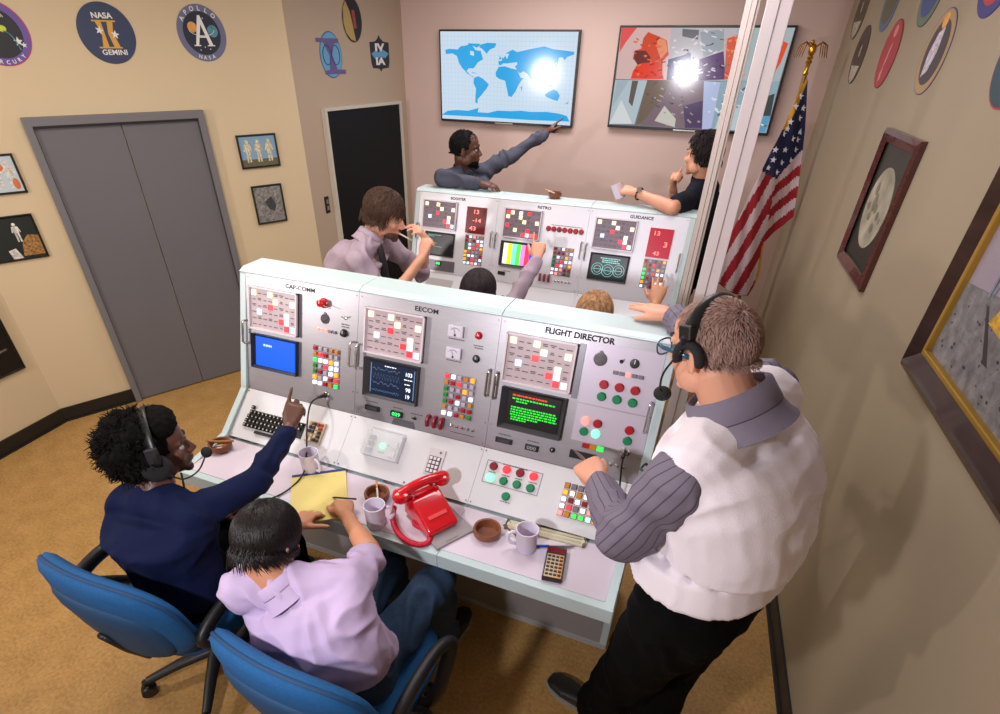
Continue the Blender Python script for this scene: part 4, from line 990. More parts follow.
MUGM = mat('white_translucent_plastic', (222, 214, 230), .25, sub=.2)
def mug(loc, label, rz, tilt=None):
    root = thing('mug', label, 'mug', loc, rz, group='white plastic mugs')
    if tilt: root.rotation_euler = (tilt[0], tilt[1], rz)
    mb = MB(); mb.lathe([(.034, 0), (.036, .004), (.039, .094), (.0405, .096), (.037, .096), (.033, .008), (.002, .007)], ID, 32); mb.build('cup', MUGM, root, smooth=SM)
    mb = MB(); mb.tube([(.036, 0, .078), (.052, 0, .08), (.066, 0, .068), (.068, 0, .045), (.056, 0, .026), (.035, 0, .02)], .0052, 10, flat=1.4); mb.build('mug_handle', MUGM, root, smooth=True)
    return root
mug((.938, .098, DZ), 'white mug in front of the ashtray, between the yellow pad and the red telephone', .5)
mug((1.496, .200, DZ), 'white mug standing on the slide rule by the calculator', PI+.35)
mug((.520, .268, DZ), 'white mug above the yellow pad, below the coloured keypad', -.3)

# yellow legal pad, pens
pd = thing('legal_pad', 'yellow legal pad with a blue binding strip, written on by the seated man', 'notepad', (.650, .142, DZ), math.radians(-54.2)+PI/2)
mb = MB(); mb.box((0, -.006, .004), (.216, .286, .008)); mb.build('yellow_sheets', mat('legal_pad_yellow', (232, 212, 128), .6), pd)
mb = MB(); mb.box((0, .143, .0045), (.218, .014, .0105)); mb.build('binding_strip', mat('binding_blue', (34, 58, 120), .5), pd)
mb = MB()
for i in range(24): mb.box((0, .118-.0108*i, .0081), (.212, .0007, .0003))
mb.build('ruled_lines', mat('rule_line_blue', (196, 190, 140), .6), pd)

# telephone
e = V((.515, .857, 0)); f_ = V((.857, -.515, 0))
tp = thing('telephone', 'glossy red desk telephone without a dial, on a grey manual', 'telephone', (1.118, .196, DZ+.009), math.atan2(e.y, e.x))
RED = mat('glossy_red_plastic', (206, 8, 26), .14, coat=.6); REDD = mat('red_label_strip', (226, 70, 70), .4)
# local: x along e (width), y = -f direction (towards back) ; front at -y
prof = [(-.088, 0), (-.092, .026), (-.078, .036), (.018, .092), (.034, .098), (.078, .094), (.088, .06), (.092, 0)]
M = Matrix(((0, 0, 1, 0), (1, 0, 0, 0), (0, 1, 0, 0), (0, 0, 0, 1)))
mb = MB(); mb.prism(prof, -.064, .064, M); body = mb.build('body', RED, tp, bevel=.009, seg=4, smooth=SM)
mb = MB()
for q in (-1, 1):
    mb = MB(); mb.tube([(q*.05, .045, .088), (q*.05, .03, .108), (q*.05, .045, .104)], .007, 8); mb.tube([(q*.05, .07, .088), (q*.05, .086, .106), (q*.05, .07, .1)], .007, 8)
    mb.build('cradle_prong', RED, tp, smooth=True)
hp_ = frame((0, .056, .121), (1, 0, 0), (0, 1, 0))
mb = MB(); n = 13; pts = []; rs = []
for i in range(n):
    t = -1+2*i/(n-1); pts.append((t*.092, 0, .018*(1-t*t)+.001)); rs.append(.0185+.007*abs(t)**3)
mb.tube([hp_ @ V(p) for p in pts], rs, 16)
for q in (-1, 1): mb.lathe([(.024, -.024), (.031, -.017), (.034, -.004), (.029, .012), (.016, .019)], hp_ @ Matrix.Translation((q*.088, 0, .0)), 22)
hs = mb.build('handset', RED, tp, smooth=SM)
ang = math.atan2(.056, .096)
LB = frame((0, -.050, .0575), (1, 0, 0), (0, .096, .056))
mb = MB(); mb.box((.0, 0, .0), (.078, .014, .003), LB); mb.build('label_strip', REDD, tp)
mb = MB(); mb.tube([V(p)+V((0, 0, 0)) for p in ((-.1, .075, .10), (-.118, .07, .08), (-.128, .06, .05))], .003, 8)
mb.build('cord_end', mat('pink_cord_end', (206, 110, 120), .4), tp, smooth=True)
# coiled cord lying on the desk, in world coordinates converted to the telephone's frame
Ti = (Matrix.Translation(tp.location) @ Matrix.Rotation(tp.rotation_euler.z, 4, 'Z')).inverted()
path = [(.990, .150, .80), (.975, .165, .765), (.972, .168, .751), (.985, .140, .752), (1.02, .098, .752), (1.06, .070, .752), (1.105, .055, .752), (1.145, .060, .752), (1.165, .085, .752), (1.150, .115, .752), (1.11, .135, .752), (1.075, .146, .753), (1.07, .16, .76)]
def spline(P, n):
    P = [V(p) for p in P]; out = []
    for i in range(len(P)-1):
        p0 = P[max(i-1, 0)]; p1 = P[i]; p2 = P[i+1]; p3 = P[min(i+2, len(P)-1)]
        for k in range(n):
            t = k/n; out.append(.5*((2*p1)+(p2-p0)*t+(2*p0-5*p1+4*p2-p3)*t*t+(3*p1-p0-3*p2+p3)*t**3))
    return out+[P[-1]]
def coil(P, r, tr, turns, n=8):
    S_ = spline(P, 14); L = [0]
    for a, b in zip(S_, S_[1:]): L.append(L[-1]+(b-a).length)
    out = []; N = turns*n
    prev = None
    for i in range(N+1):
        d = L[-1]*i/N; k = 0
        while k < len(L)-2 and L[k+1] < d: k += 1
        t = (d-L[k])/max(1e-9, L[k+1]-L[k]); p = S_[k].lerp(S_[k+1], t); T = (S_[k+1]-S_[k]).normalized()
        u = T.cross(V((0, 0, 1))); u = u.normalized() if u.length > .05 else V((1, 0, 0)); v = T.cross(u)
        a = 2*PI*i/n; out.append(p+u*r*math.cos(a)+v*r*math.sin(a))
    return out
cp = coil([Ti @ V(p) for p in path], .0085, .0, 95, 7)
mb = MB(); mb.tube(cp, .0032, 5); mb.build('coiled_cord', mat('coil_red', (196, 20, 54), .3), tp, smooth=True)
mn = thing('manual', 'flat grey manual lying under the red telephone', 'book', (1.152, .180, DZ), math.atan2(e.y, e.x))
mb = MB(); mb.box((.012, 0, .0045), (.165, .215, .009)); mb.build('cover', mat('manual_grey', (146, 138, 140), .5), mn, bevel=.001)
mb = MB(); mb.box((.0, -.098, .0092), (.05, .004, .0006)); mb.build('printed_line', mat('manual_dark_grey', (110, 104, 106), .5), mn)

# slide rule, sheet, pen, calculator
ps = MB(); ps.prism([(1.365, .212), (1.66, .235), (1.655, .325), (1.36, .300)], DZ, DZ+.0007)
tag(ps.build('paper_sheet', mat('white_paper', (222, 212, 222), .6)), 'thin white sheet lying under the slide rule', 'paper')
sr = thing('slide_rule', 'cream slide rule with metal end brackets lying under the white mug', 'slide rule', (1.538, .2935, DZ+.0008), math.radians(3.6))
CREAM = mat('slide_rule_cream', (206, 198, 172), .4); STEEL = mat('bracket_steel', (120, 112, 104), .35, .8)
mb = MB(); mb.box((0, .0155, .004), (.29, .013, .008)); mb.box((0, -.0155, .004), (.29, .013, .008)); mb.build('stock', CREAM, sr, bevel=.0006)
mb = MB(); mb.box((.004, 0, .0036), (.30, .0165, .007)); mb.build('slide', mat('slide_cream', (222, 214, 190), .4), sr)
mb = MB()
for i in range(56):
    x = -.135+.27*math.log10(1+9*i/55.); 
    for y, l in ((.0105, .004), (.006, .004), (-.006, .004), (-.0105, .004)): mb.box((x, y, .0083), (.0006, l, .0003))
mb.build('scale_marks', mat('scale_ink', (90, 84, 74), .6), sr)
mb = MB()
for x in (-.145, .145):
    for y in (.017, -.017): mb.box((x, y, .006), (.008, .012, .012))
    mb.box((x+.004*(1 if x > 0 else -1), 0, .005), (.004, .045, .009))
mb.build('end_bracket', STEEL, sr)
mb = MB(); mb.box((-.035, .026, .006), (.03, .004, .012)); mb.box((-.035, -.026, .006), (.03, .004, .012)); mb.box((-.048, 0, .011), (.002, .05, .002)); mb.box((-.022, 0, .011), (.002, .05, .002)); mb.build('cursor', STEEL, sr)
bp_ = thing('ballpoint_pen', 'ballpoint pen with a blue cap and silver barrel, between the mug and the calculator', 'pen', (1.59, .243, DZ+.0015), math.atan2(.0566, .1425))
mb = MB(); mb.cyl((-.075, 0, .005), (-.02, 0, .005), .0048, .0052, 12); mb.build('cap', mat('pen_blue', (30, 60, 170), .3), bp_, smooth=SM)
mb = MB(); mb.cyl((-.02, 0, .005), (.058, 0, .005), .0042, .0042, 12); mb.cyl((.058, 0, .005), (.074, 0, .005), .004, .001, 12); mb.build('barrel', mat('pen_grey', (140, 132, 140), .3, .5), bp_, smooth=SM)
ca = thing('pocket_calculator', 'black pocket calculator with cream and orange key rows and a dark red display', 'calculator', (1.613, .158, DZ), math.radians(8.2))
mb = MB(); mb.prism([(-.0345, -.073), (.0345, -.073), (.0345, .073), (-.0345, .073)], 0, .019); mb.build('case', mat('calculator_dark', (44, 22, 26), .3), ca, bevel=.003)
mb = MB(); mb.box((0, .055, .0195), (.062, .026, .002)); mb.build('display_window', mat('calculator_red_window', (110, 12, 28), .15), ca)
mb = MB(); mb.box((0, -.016, .0195), (.058, .104, .0016)); mb.build('face_plate', mat('calculator_cream', (210, 184, 150), .4), ca)
for r in range(6):
    for c in range(4):
        b_ = MB(); b_.box((-.0213+.0142*c, .025-.0166*r, .022), (.0105, .0062, .005)); b_.build('key', mat('calculator_key_black', (30, 24, 26), .4), ca)
mb = MB(); mb.box((.0213, -.02, .0204), (.0136, .094, .0006)); mb.build('orange_column', mat('calculator_orange', (230, 150, 50), .4), ca)

# clear cover with a green lamp, and coloured keypad: fixed to the console
mb = MB(); x0, x1, y0, y1, h = .712, .878, .078, .190, .034; t = .003
mb.box(((x0+x1)/2, (y0+y1)/2, h), (x1-x0, y1-y0, t), SLP)
for (a, b, c, d) in ((x0, x1, y1-t, y1), (x0, x1, y0, y0+t), (x0, x0+t, y0, y1), (x1-t, x1, y0, y1)): mb.box(((a+b)/2, (c+d)/2, h/2), (b-a, d-c, h), SLP)
gl = mat('clear_acrylic', (236, 238, 242), .08, alpha=.28); cv = mb.build('clear_cover', gl, C1)
round_button(.786, .132, 'T', cv, SLP, .014, .012)
mb = MB()
for i in range(3): mb.box((.735, .102+.028*i, .008), (.022, .018, .014), SLP)
mb.build('guarded_switch', mat('blue_grey_switch', (120, 132, 150), .3, .3), cv)
mb = MB()
for i in range(2): mb.box((.84, .108+.038*i, .008), (.03, .024, .014), SLP)
mb.build('white_switch', mat('white_key', 0), cv); legend(cv, [(.786, .105, .03), (.81, .14, .008)], SLP)
mb = MB(); mb.box((.4595, .113, .007), (.08, .094, .014), SLP); ck = mb.build('colour_keypad', mat('keypad_beige', (196, 176, 140), .4), C1, bevel=.002)
KK = {'o': mat('key_amber', (206, 140, 50), .4), 'b': mat('key_navy', (36, 44, 84), .4), 'r': mat('key_red', (166, 30, 34), .4), 'c': mat('key_cream', (218, 200, 168), .4), 'k': mat('key_black', (30, 26, 34), .4)}
for r, row in enumerate(['obrr', 'bbcr', 'bbck', 'ccck', 'cckk']):
    for c, k in enumerate(row):
        b_ = MB(); b_.box((.4325+.018*c, .148-.0175*r, .017), (.0135, .0135, .007), SLP); b_.build('key', KK[k], ck, bevel=.0015, seg=1)

# ------------------------------------------------------------------ task chairs
BLUE = mat('teal_blue_chair_fabric', (8, 84, 140), .8, noise_s=150, noise_a=.12, bump=.35, bump_s=320); CBLK = mat('black_chair_plastic', (26, 25, 28), .45, bump=.1, bump_s=150)
def superpad(w, h, t, M, bend=.0, n=28, m=14, ex=3.2):
    """upholstered pad: rounded-rectangle outline, domed both faces, bent around its vertical axis"""
    mb = MB(); vs = []; fs = []
    rings = [(0.0, 1), (.35, 1), (.7, .93), (.9, .72), (1.0, .35), (1.0, -.35), (.9, -.72), (.7, -.93), (.35, -1), (0, -1)]
    for k, (s, z) in enumerate(rings):
        s = max(s, .001)
        for i in range(n*2):
            a = 2*PI*i/(2*n); ca_, sa_ = math.cos(a), math.sin(a)
            q = (abs(ca_)**ex+abs(sa_)**ex)**(-1/ex)
            x = ca_*q*s*w/2; y = sa_*q*s*h/2; vs.append((x, y, z*t/2+bend*(x/(w/2))**2))
    N = 2*n
    for k in range(len(rings)-1):
        for i in range(N): a = k*N+i; b = k*N+(i+1) % N; fs.append((a, a+N, b+N, b))
    mb.add(vs, fs, M); return mb
def chair(label, loc, rz, back_tilt=.2, base_rz=0):
    root = thing('task_chair', label, 'chair', loc, rz, group='blue swivel task chairs')
    # local: faces +y
    M = frame((0, .02, .46), (1, 0, 0), (0, 1, 0)); superpad(.52, .50, .085, M, -.004).build('seat', BLUE, root, smooth=True)
    mb = MB(); mb.box((0, .02, .41), (.36, .36, .025)); mb.build('seat_pan', CBLK, root, bevel=.01)
    Mb = frame((0, -.262, .675), (1, 0, 0), (0, -math.sin(back_tilt)*1.0, math.cos(back_tilt)))
    bk = superpad(.565, .46, .09, Mb, -.045, ex=2.7).build('backrest', BLUE, root, smooth=True)
    mb = superpad(.575, .468, .028, Mb @ Matrix.Translation((0, 0, .002)), -.045, ex=2.7); mb.build('piping', mat('blue_piping', (16, 62, 104), .7), bk, smooth=True)
    mb = superpad(.46, .34, .06, Mb @ Matrix.Translation((0, -.03, .035 if True else 0)), -.035, ex=2.7); mb.build('back_shell', mat('dark_blue_back_shell', (22, 66, 104), .7), bk, smooth=True)
    mb = MB(); mb.tube([(0, .0, .40), (0, -.17, .385), (0, -.24, .40), (0, -.285, .50), (0, -.325, .62)], [.03, .03, .028, .025, .022], 10, flat=.5); mb.build('back_stem', CBLK, root, smooth=True)
    for q in (-1, 1):
        pts = spline([(q*.2, -.02, .405), (q*.31, -.03, .43), (q*.315, -.16, .56), (q*.30, -.20, .61), (q*.295, -.10, .65), (q*.295, .06, .645), (q*.31, .135, .61), (q*.315, .09, .54), (q*.30, .02, .44), (q*.22, .0, .402)], 5)
        mb = MB(); mb.tube(pts, .021, 10, flat=1.35); mb.build('armrest', CBLK, root, smooth=True)
    mb = MB(); mb.cyl((0, 0, .11), (0, 0, .26), .028, n=16); mb.cyl((0, 0, .26), (0, 0, .405), .016, n=14); mb.build('gas_cylinder', CBLK, root, smooth=SM)
    for k in range(5):
        a = base_rz+2*PI*k/5; d = V((math.cos(a), math.sin(a), 0))
        mb = MB(); mb.tube([d*.02+V((0, 0, .115)), d*.15+V((0, 0, .105)), d*.275+V((0, 0, .082))], [.03, .024, .018], 10, flat=.8); lg = mb.build('leg', CBLK, root, smooth=SM)
        p = d*.285; s = V((-d.y, d.x, 0))
        mb = MB()
        for q in (-1, 1): mb.cyl(p+s*.006*q+V((0, 0, .029)), p+s*.024*q+V((0, 0, .029)), .029, .026, 18)
        mb.cyl(p+V((0, 0, .05)), p+V((0, 0, .085)), .012, n=10); mb.ell((p.x, p.y, .04), (.022, .022, .024))
        mb.build('caster', mat('caster_black', (18, 18, 20), .4), lg, smooth=SM)
    return root
chair('blue swivel chair with black arm loops, used by the woman in the navy top', (.308, -.275, 0), math.radians(0), .2, math.radians(232))
chair('blue swivel chair with black arm loops, used by the man in the lilac shirt', (1.05, -.295, 0), math.radians(-3), .2, math.radians(58))
# ------------------------------------------------------------------ people
def remesh(mb, voxel, smooth=4, disp=None, extra=None, fac=.5):
    me = bpy.data.meshes.new('tmp'); me.from_pydata([tuple(p) for p in mb.v], [], mb.f); me.update()
    o = bpy.data.objects.new('tmp', me); COL.objects.link(o)
    r = o.modifiers.new('r', 'REMESH'); r.mode = 'VOXEL'; r.voxel_size = voxel; r.use_smooth_shade = True
    if smooth:
        s = o.modifiers.new('s', 'SMOOTH'); s.factor = fac; s.iterations = smooth
    bpy.context.view_layer.update()
    m2 = bpy.data.meshes.new_from_object(o.evaluated_get(bpy.context.evaluated_depsgraph_get()))
    bpy.data.objects.remove(o); bpy.data.meshes.remove(me)
    if disp:
        ns = [v.normal.copy() for v in m2.vertices]
        for v, n in zip(m2.vertices, ns):
            d = disp(v.co, n)
            if d: v.co += n*d
    return m2
def obj_from(me, name, m, parent, label=None):
    me.name = name; off = parent_world(parent)
    for v in me.vertices: v.co -= off
    me.materials.clear(); me.materials.append(m); me.update()
    for p in me.polygons: p.use_smooth = True
    o = bpy.data.objects.new(name, me); COL.objects.link(o); o.parent = parent
    if label: o['label'] = label
    return o
def parent_world(p):
    v = V((0, 0, 0))
    while p is not None: v += p.location; p = p.parent
    return v
def put(mb, name, m, parent, smooth=True, label=None, **k):
    off = parent_world(parent); mb.v = [p-off for p in mb.v]
    return mb.build(name, m, parent, smooth=smooth, label=label, **k)
def rcone(mb, a, b, ra, rb, n=14):
    a = V(a); b = V(b); d = b-a; L = max(d.length, 1e-4)
    M = d.to_track_quat('Z', 'Y').to_matrix().to_4x4(); M.translation = a
    pr = [(ra*math.cos(t), ra*math.sin(t)) for t in (-1.45, -1.1, -.7, -.3)]+[(rb*math.cos(t), L+rb*math.sin(t)) for t in (.3, .7, 1.1, 1.45)]
    mb.lathe(pr, M, n)
def chain(mb, pts, rs, n=14):
    for i in range(len(pts)-1): rcone(mb, pts[i], pts[i+1], rs[i], rs[i+1], n)
def loft(mb, secs, ex=2.4, n=28):
    """secs: (centre, side half-vector, front half-vector)"""
    vs = []; fs = []
    full = [(secs[0][0], secs[0][1]*.5, secs[0][2]*.5)]+list(secs)+[(secs[-1][0], secs[-1][1]*.5, secs[-1][2]*.5)]
    for c, u, v in full:
        for i in range(n):
            a = 2*PI*i/n; ca_, sa_ = math.cos(a), math.sin(a); q = (abs(ca_)**ex+abs(sa_)**ex)**(-1/ex)
            vs.append(c+u*ca_*q+v*sa_*q)
    for k in range(len(full)-1):
        for i in range(n): a = k*n+i; b = k*n+(i+1) % n; fs.append((a, b, b+n, a+n))
    fs.append(list(range(n))[::-1]); fs.append([(len(full)-1)*n+i for i in range(n)])
    mb.add(vs, fs)
def folds(scale=9, amp=.004, axis=None):
    def f(co, n):
        p = co*scale
        if axis is not None: a = V(axis).normalized(); p = p-a*p.dot(a)*.75
        w_ = noise.noise(p+V((noise.noise(co*5), noise.noise(co*5+V((9, 0, 0))), 0))*1.2)
        return amp*(1-2*abs(w_)*2.2)
    return f
def rot_to(v, axis, ang): return Matrix.Rotation(ang, 3, axis) @ v

def hand(mb, wr, fd, back, side, curl, thumb=(.75, .6, -.35), s=1.0, spread=.06, tcurl=.5, index=None):
    """side 'L' or 'R'; fd = finger direction, back = normal of the back of the hand; curl = base, mid, tip angles, or a list of four"""
    y = V(fd).normalized(); z = V(back); z = (z-y*z.dot(y)).normalized(); x = y.cross(z) * (1 if side == 'L' else -1)
    wr = V(wr)
    def P(a, b, c): return wr+(x*a+y*b+z*c)*s
    # palm
    secs = []
    for b, wd, th, cx in ((-.012, .026, .019, 0), (.01, .028, .018, .001), (.035, .036, .018, .002), (.06, .041, .016, .001), (.085, .041, .0125, 0), (.093, .036, .009, 0)):
        secs.append((P(cx, b, -.001), x*wd*s, z*th*s))
    loft(mb, secs, 2.5, 20)
    rcone(mb, P(.016, .016, -.006), P(.034, .046, -.010), .017*s, .013*s)
    L = (.078, .086, .080, .063); X = (.030, .011, -.0095, -.0285); B0 = (.086, .091, .087, .078); R0 = (.0092, .0094, .009, .008)
    cs = curl if isinstance(curl[0], (tuple, list)) else [curl]*4
    tips = []
    for i in range(4):
        ang = cs[i]; p = P(X[i], B0[i]-.012, 0); d = (y+x*spread*(1.5-i)*.9).normalized(); k = x
        seg = (L[i]*.46, L[i]*.30, L[i]*.24); r = R0[i]*s; pts = [P(X[i]*.9, B0[i]-.03, 0), p]; rs = [r, r*1.05]; zz = z.copy()
        for j in range(3):
            axis = d.cross(zz).normalized(); d = (Matrix.Rotation(-ang[j], 3, axis) @ d); zz = (Matrix.Rotation(-ang[j], 3, axis) @ zz)
            p = p+d*seg[j]*s; pts.append(p); rs.append(r*(.94, .88, .76)[j])
        chain(mb, pts, rs, 10); tips.append(p)
    t = V(thumb).normalized(); d = (x*t.x+y*t.y+z*t.z); p0 = P(.022, .026, -.008); p1 = p0+d*.036*s; 
    d2 = (d*(1-tcurl)+y*tcurl-z*tcurl*.25).normalized(); p2 = p1+d2*.032*s; d3 = (d2+y*tcurl*.4-z*.15).normalized(); p3 = p2+d3*.022*s
    chain(mb, [p0, p1, p2, p3], [.014*s, .0118*s, .0108*s, .0088*s], 10)
    return tips, P

def head(mb, c, f, u, s=1.0, female=False, chin=1.0, nose=1.0):
    f = V(f).normalized(); u = V(u); u = (u-f*u.dot(f)).normalized(); r = f.cross(u)
    M = Matrix((r, f, u)).transposed().to_4x4(); M.translation = V(c); M = M @ Matrix.Scale(s, 4)
    def e(c, q, n=20): mb.ell(c, q, M, n)
    e((0, -.012, .028), (.076, .096, .086), 28); e((0, .005, .045), (.070, .088, .066), 24)
    e((0, .034, -.03), (.060, .060, .070), 24); e((0, .045, -.066), (.047*(.94 if female else 1), .047, .040), 20)
    e((0, .076, -.098), (.024, .018, .016*chin)); e((0, .02, -.06), (.056, .05, .045))
    for q in (-1, 1):
        e((q*.040, .058, -.022), (.022, .024, .026)); e((q*.052, .01, -.065), (.016, .035, .03))
        rcone(mb, M @ V((q*.012, .090, .020)), M @ V((q*.046, .072, .022)), .0095*s, .0085*s, 10)
        e((q*.011, .100, -.033), (.0095, .011, .008))
        # ears
        T = M @ Matrix.Translation((q*.082, -.012, -.010)) @ Matrix.Rotation(q*.35, 4, 'Z') @ Matrix.Rotation(-.12, 4, 'X')
        mb.lathe([(.010, -.003), (.017, 0), (.0165, .004), (.012, .0045)], T @ Matrix.Rotation(PI/2, 4, 'Y') @ Matrix.Scale(1.75, 4, (1, 0, 0)), 18)
        mb.ell((-q*.004, .012, -.01), (.008, .008, .02), T, 10)
    rcone(mb, M @ V((0, .088, .012)), M @ V((0, .110*nose, -.024)), .0085*s, .0112*s, 12)
    e((0, .112*nose, -.028), (.0115, .010, .0095))
    e((0, .094, -.056), (.020, .010, .0048)); e((0, .092, -.066), (.018, .010, .0055)); e((0, .085, -.06), (.026, .012, .014))
    return M
def eyes(M, root, iris=(70, 50, 34), s=1.0):
    for q in (-1, 1):
        mb = MB(); mb.ell((q*.031, .0752, .001), (.0115, .0115, .0095), M, 18); e_ = put(mb, 'eye', mat('eye_white', (150, 142, 138), .6), root)
        mb = MB(); mb.ell((q*.0315, .0846, .001), (.0054, .0032, .0054), M, 14); put(mb, 'iris', mat('iris_%d' % iris[0], iris, .2), e_)
        mb = MB(); pts = [M @ V((q*(.012+.034*t), .0965-.016*t*t, .026+.007*math.sin(PI*t*.85))) for t in [i/7 for i in range(8)]]
        mb.tube(pts, [.002, .0034, .004, .004, .0036, .003, .0024, .0012], 8, flat=.6); put(mb, 'eyebrow', mat('brow_dark', (44, 32, 26), .8), e_)

def body_frame(P):
    """torso sections from pelvis to neck"""
    pel, neck = V(P['pel']), V(P['neck']); shL, shR = V(P['shL']), V(P['shR']); hpL, hpR = V(P['hipL']), V(P['hipR'])
    sm = (shL+shR)/2; sx = (shR-shL).normalized(); hx = (hpR-hpL).normalized()
    return pel, neck, sm, sx, hx
def torso(mb, P, g=1.0, off=0.0, belly=0, top=True, bust=0, shw=1.0, hem=None):
    pel, neck, sm, sx, hx = body_frame(P); bend = V(P.get('bend', (0, 0, 0)))
    secs = []
    T = [(-.06, .150, .110), (0, .168, .118), (.2, .158, .112+belly*.6), (.42, .150, .108+belly), (.62, .160, .115+belly*.6+bust*.3), (.8, .175, .122+bust), (.93, .182, .108), (1.0, .165, .085)]
    for t, a, b in T:
        if hem is not None and t < hem: continue
        c = pel.lerp(sm, t)+bend*math.sin(PI*min(1, max(0, t))); ax = hx.lerp(sx, max(0, min(1, t))).normalized(); up = (sm-pel).normalized(); fr = up.cross(ax); fr.normalize(); ax = fr.cross(up).normalized()
        k = (sm-pel).length/.50 if False else 1
        secs.append((c, ax*(a*g+off)*shw, fr*(b*g+off)))
    loft(mb, secs, 2.3, 30)
    if top:
        for s_ in ('shL', 'shR'):
            rcone(mb, neck.lerp(sm, .35), V(P[s_]), (.062*g+off), (.056*g+off))
    return secs

def person(label, base, P, skin, hairf, clothes, g=1.0, hs=1.0, voxel=.006, hands=None, headk=None, sleeves='long', shirtm=None, trm=None, iris=(70, 50, 34), belly=0, bust=0, legs=True, wr_sleeve=.0, eyes_on=True, folds_amp=.004, collar=None, shoes=True, hem=None, neck_r=.055, wide_leg=1.0, drape=1.0, sk=1.0, yoke=True, cr=1.0):
    root = thing('person', label, 'person', base)
    pel, neck, sm, sx, hx = body_frame(P); HC = V(P['head'])
    B = MB(); torso(B, P, g*.86, -.014, belly*.8)
    f = V(P['hf']).normalized(); u = V(P['hu'])
    M = head(B, HC, f, u, hs, **(headk or {}))
    base_sk = M @ V((0, -.028, -.055))
    rcone(B, neck+(sm-neck)*.3, base_sk, neck_r*1.12, neck_r*.98, 18); rcone(B, M @ V((0, -.01, -.06)), neck+(sm-neck)*.2+f*.02, neck_r*.8, neck_r*.9, 16)
    for q in 'LR':
        kk = .82 if sleeves == 'long' else 1; chain(B, [P['sh'+q], V(P['sh'+q]).lerp(V(P['el'+q]), .7), P['el'+q], P['wr'+q]], [.044*g, .043*g*kk, .040*g*kk, .0265*g**.5])
        a = V(P['el'+q]); b = V(P['wr'+q]); rcone(B, a.lerp(b, .12), a.lerp(b, .45), .043*g**.5*kk, .037*g**.5*kk)
        if hands and q in hands:
            h = hands[q]; hand(B, P['wr'+q], h['d'], h['b'], q, h['c'], **h.get('k', {}))
    if legs:
        for q in 'LR':
            chain(B, [P['hip'+q], P['kn'+q], P['an'+q]], [.078*g, .053*g, .036])
            rcone(B, V(P['an'+q])-V((0, 0, .02)), V(P['an'+q]).lerp(V(P['toe'+q]), .6)-V((0, 0, .012)), .028, .020)
    obj_from(remesh(B, voxel, 5), 'body', skin, root)
    if eyes_on: eyes(M, root, iris)
    # shirt
    if shirtm is not None:
        Sh = MB(); torso(Sh, P, g*drape*(1 if yoke else .92), .012 if yoke else .0, belly, top=yoke, bust=bust, hem=hem)
        for q in 'LR':
            a, b, c = V(P['sh'+q]), V(P['el'+q]), V(P['wr'+q])
            if sleeves != 'long' or sk <= 1: Sh.ell(a, .068*g)
            if sleeves == 'long':
                chain(Sh, [a.lerp(b, .0 if sk <= 1 else .1), b], [.068*g*sk**.5, .058*g*sk]); Sh.ell(b, .0575*g*sk); rcone(Sh, b, b.lerp(c, .93-wr_sleeve), .057*g*sk, .040*sk**.7)
            elif sleeves == 'short': rcone(Sh, a, a.lerp(b, .72), .070*g, .064*g)
            elif sleeves == 'elbow': chain(Sh, [a, b], [.070*g, .056*g]); rcone(Sh, b, b.lerp(c, .16), .058*g, .054*g)
        ax = (V(P['elR'])-V(P['shR']))
        shm = remesh(Sh, max(voxel, .007), 5, folds(9, folds_amp*1.3))
        if shirtm is STRIPE:
            segs = [(V(P['sh'+q]), V(P['el'+q]), .075) for q in 'LR']+[(V(P['el'+q]), V(P['wr'+q]), .06) for q in 'LR']+[(V(P['pel']), neck, .2)]
            segs = [(a, b, r, (b-a).normalized()) for a, b, r in segs]; segs = [(a, b, r, t, t.cross(V((.3, .2, 1)) if abs(t.z) < .8 else V((1, 0, 0))).normalized()) for a, b, r, t in segs]
            at = shm.attributes.new('stripe', 'FLOAT', 'POINT')
            for v in shm.vertices:
                best = None
                for a, b, r, t, x in segs:
                    k = max(0, min(1, (v.co-a).dot(t)/(b-a).length)); dd_ = (v.co-a.lerp(b, k)).length/r
                    if best is None or dd_ < best[0]: best = (dd_, v.co-a, t, x, r)
                _, w_, t, x, r = best; y = t.cross(x); at.data[v.index].value = math.atan2(w_.dot(y), w_.dot(x))/(2*PI)*round(2*PI*r/.026)
        obj_from(shm, 'shirt', shirtm, root)
    if collar:
        cm, h0 = collar
        nb = neck+(sm-neck)*.18; d = (base_sk-nb).normalized(); 
        Mx = d.to_track_quat('Z', 'Y').to_matrix().to_4x4(); Mx.translation = nb
        C = MB(); r = neck_r*cr
        C.lathe([(r*1.60, -.045), (r*1.46, -.028), (r*1.34, .0), (r*1.22, h0), (r*1.17, h0+.003), (r*1.12, h0), (r*1.25, 0)], Mx, 30, caps=False); C.f.append([i for i in range(0)]) if False else None
        # turned-down fold
        C.lathe([(r*1.17, h0+.003), (r*1.30, h0-.004), (r*1.36, .004), (r*1.34, .0), (r*1.28, h0-.01)], Mx, 30, caps=False)
        o = put(C, 'collar', cm, root)
    if legs and trm is not None:
        Tr = MB(); secs = []
        up = (sm-pel).normalized(); fr = up.cross(hx).normalized(); ax = fr.cross(up)
        for t, a, b in ((-.13, .135, .10), (-.06, .165, .125), (0, .176, .13), (.07, .166, .122), (.12, .16, .118)):
            secs.append((pel+up*t, ax*(a*g+.003)*wide_leg**.3, fr*(b*g+.003+belly*.5)))
        loft(Tr, secs, 2.3, 30)
        for q in 'LR':
            chain(Tr, [P['hip'+q], P['kn'+q], V(P['an'+q])+(V(P['kn'+q])-V(P['an'+q])).normalized()*.0], [.096*g*wide_leg, .070*g*wide_leg, .058*wide_leg], 18)
        obj_from(remesh(Tr, .009, 5, folds(7, folds_amp*1.3)), 'trousers', trm, root)
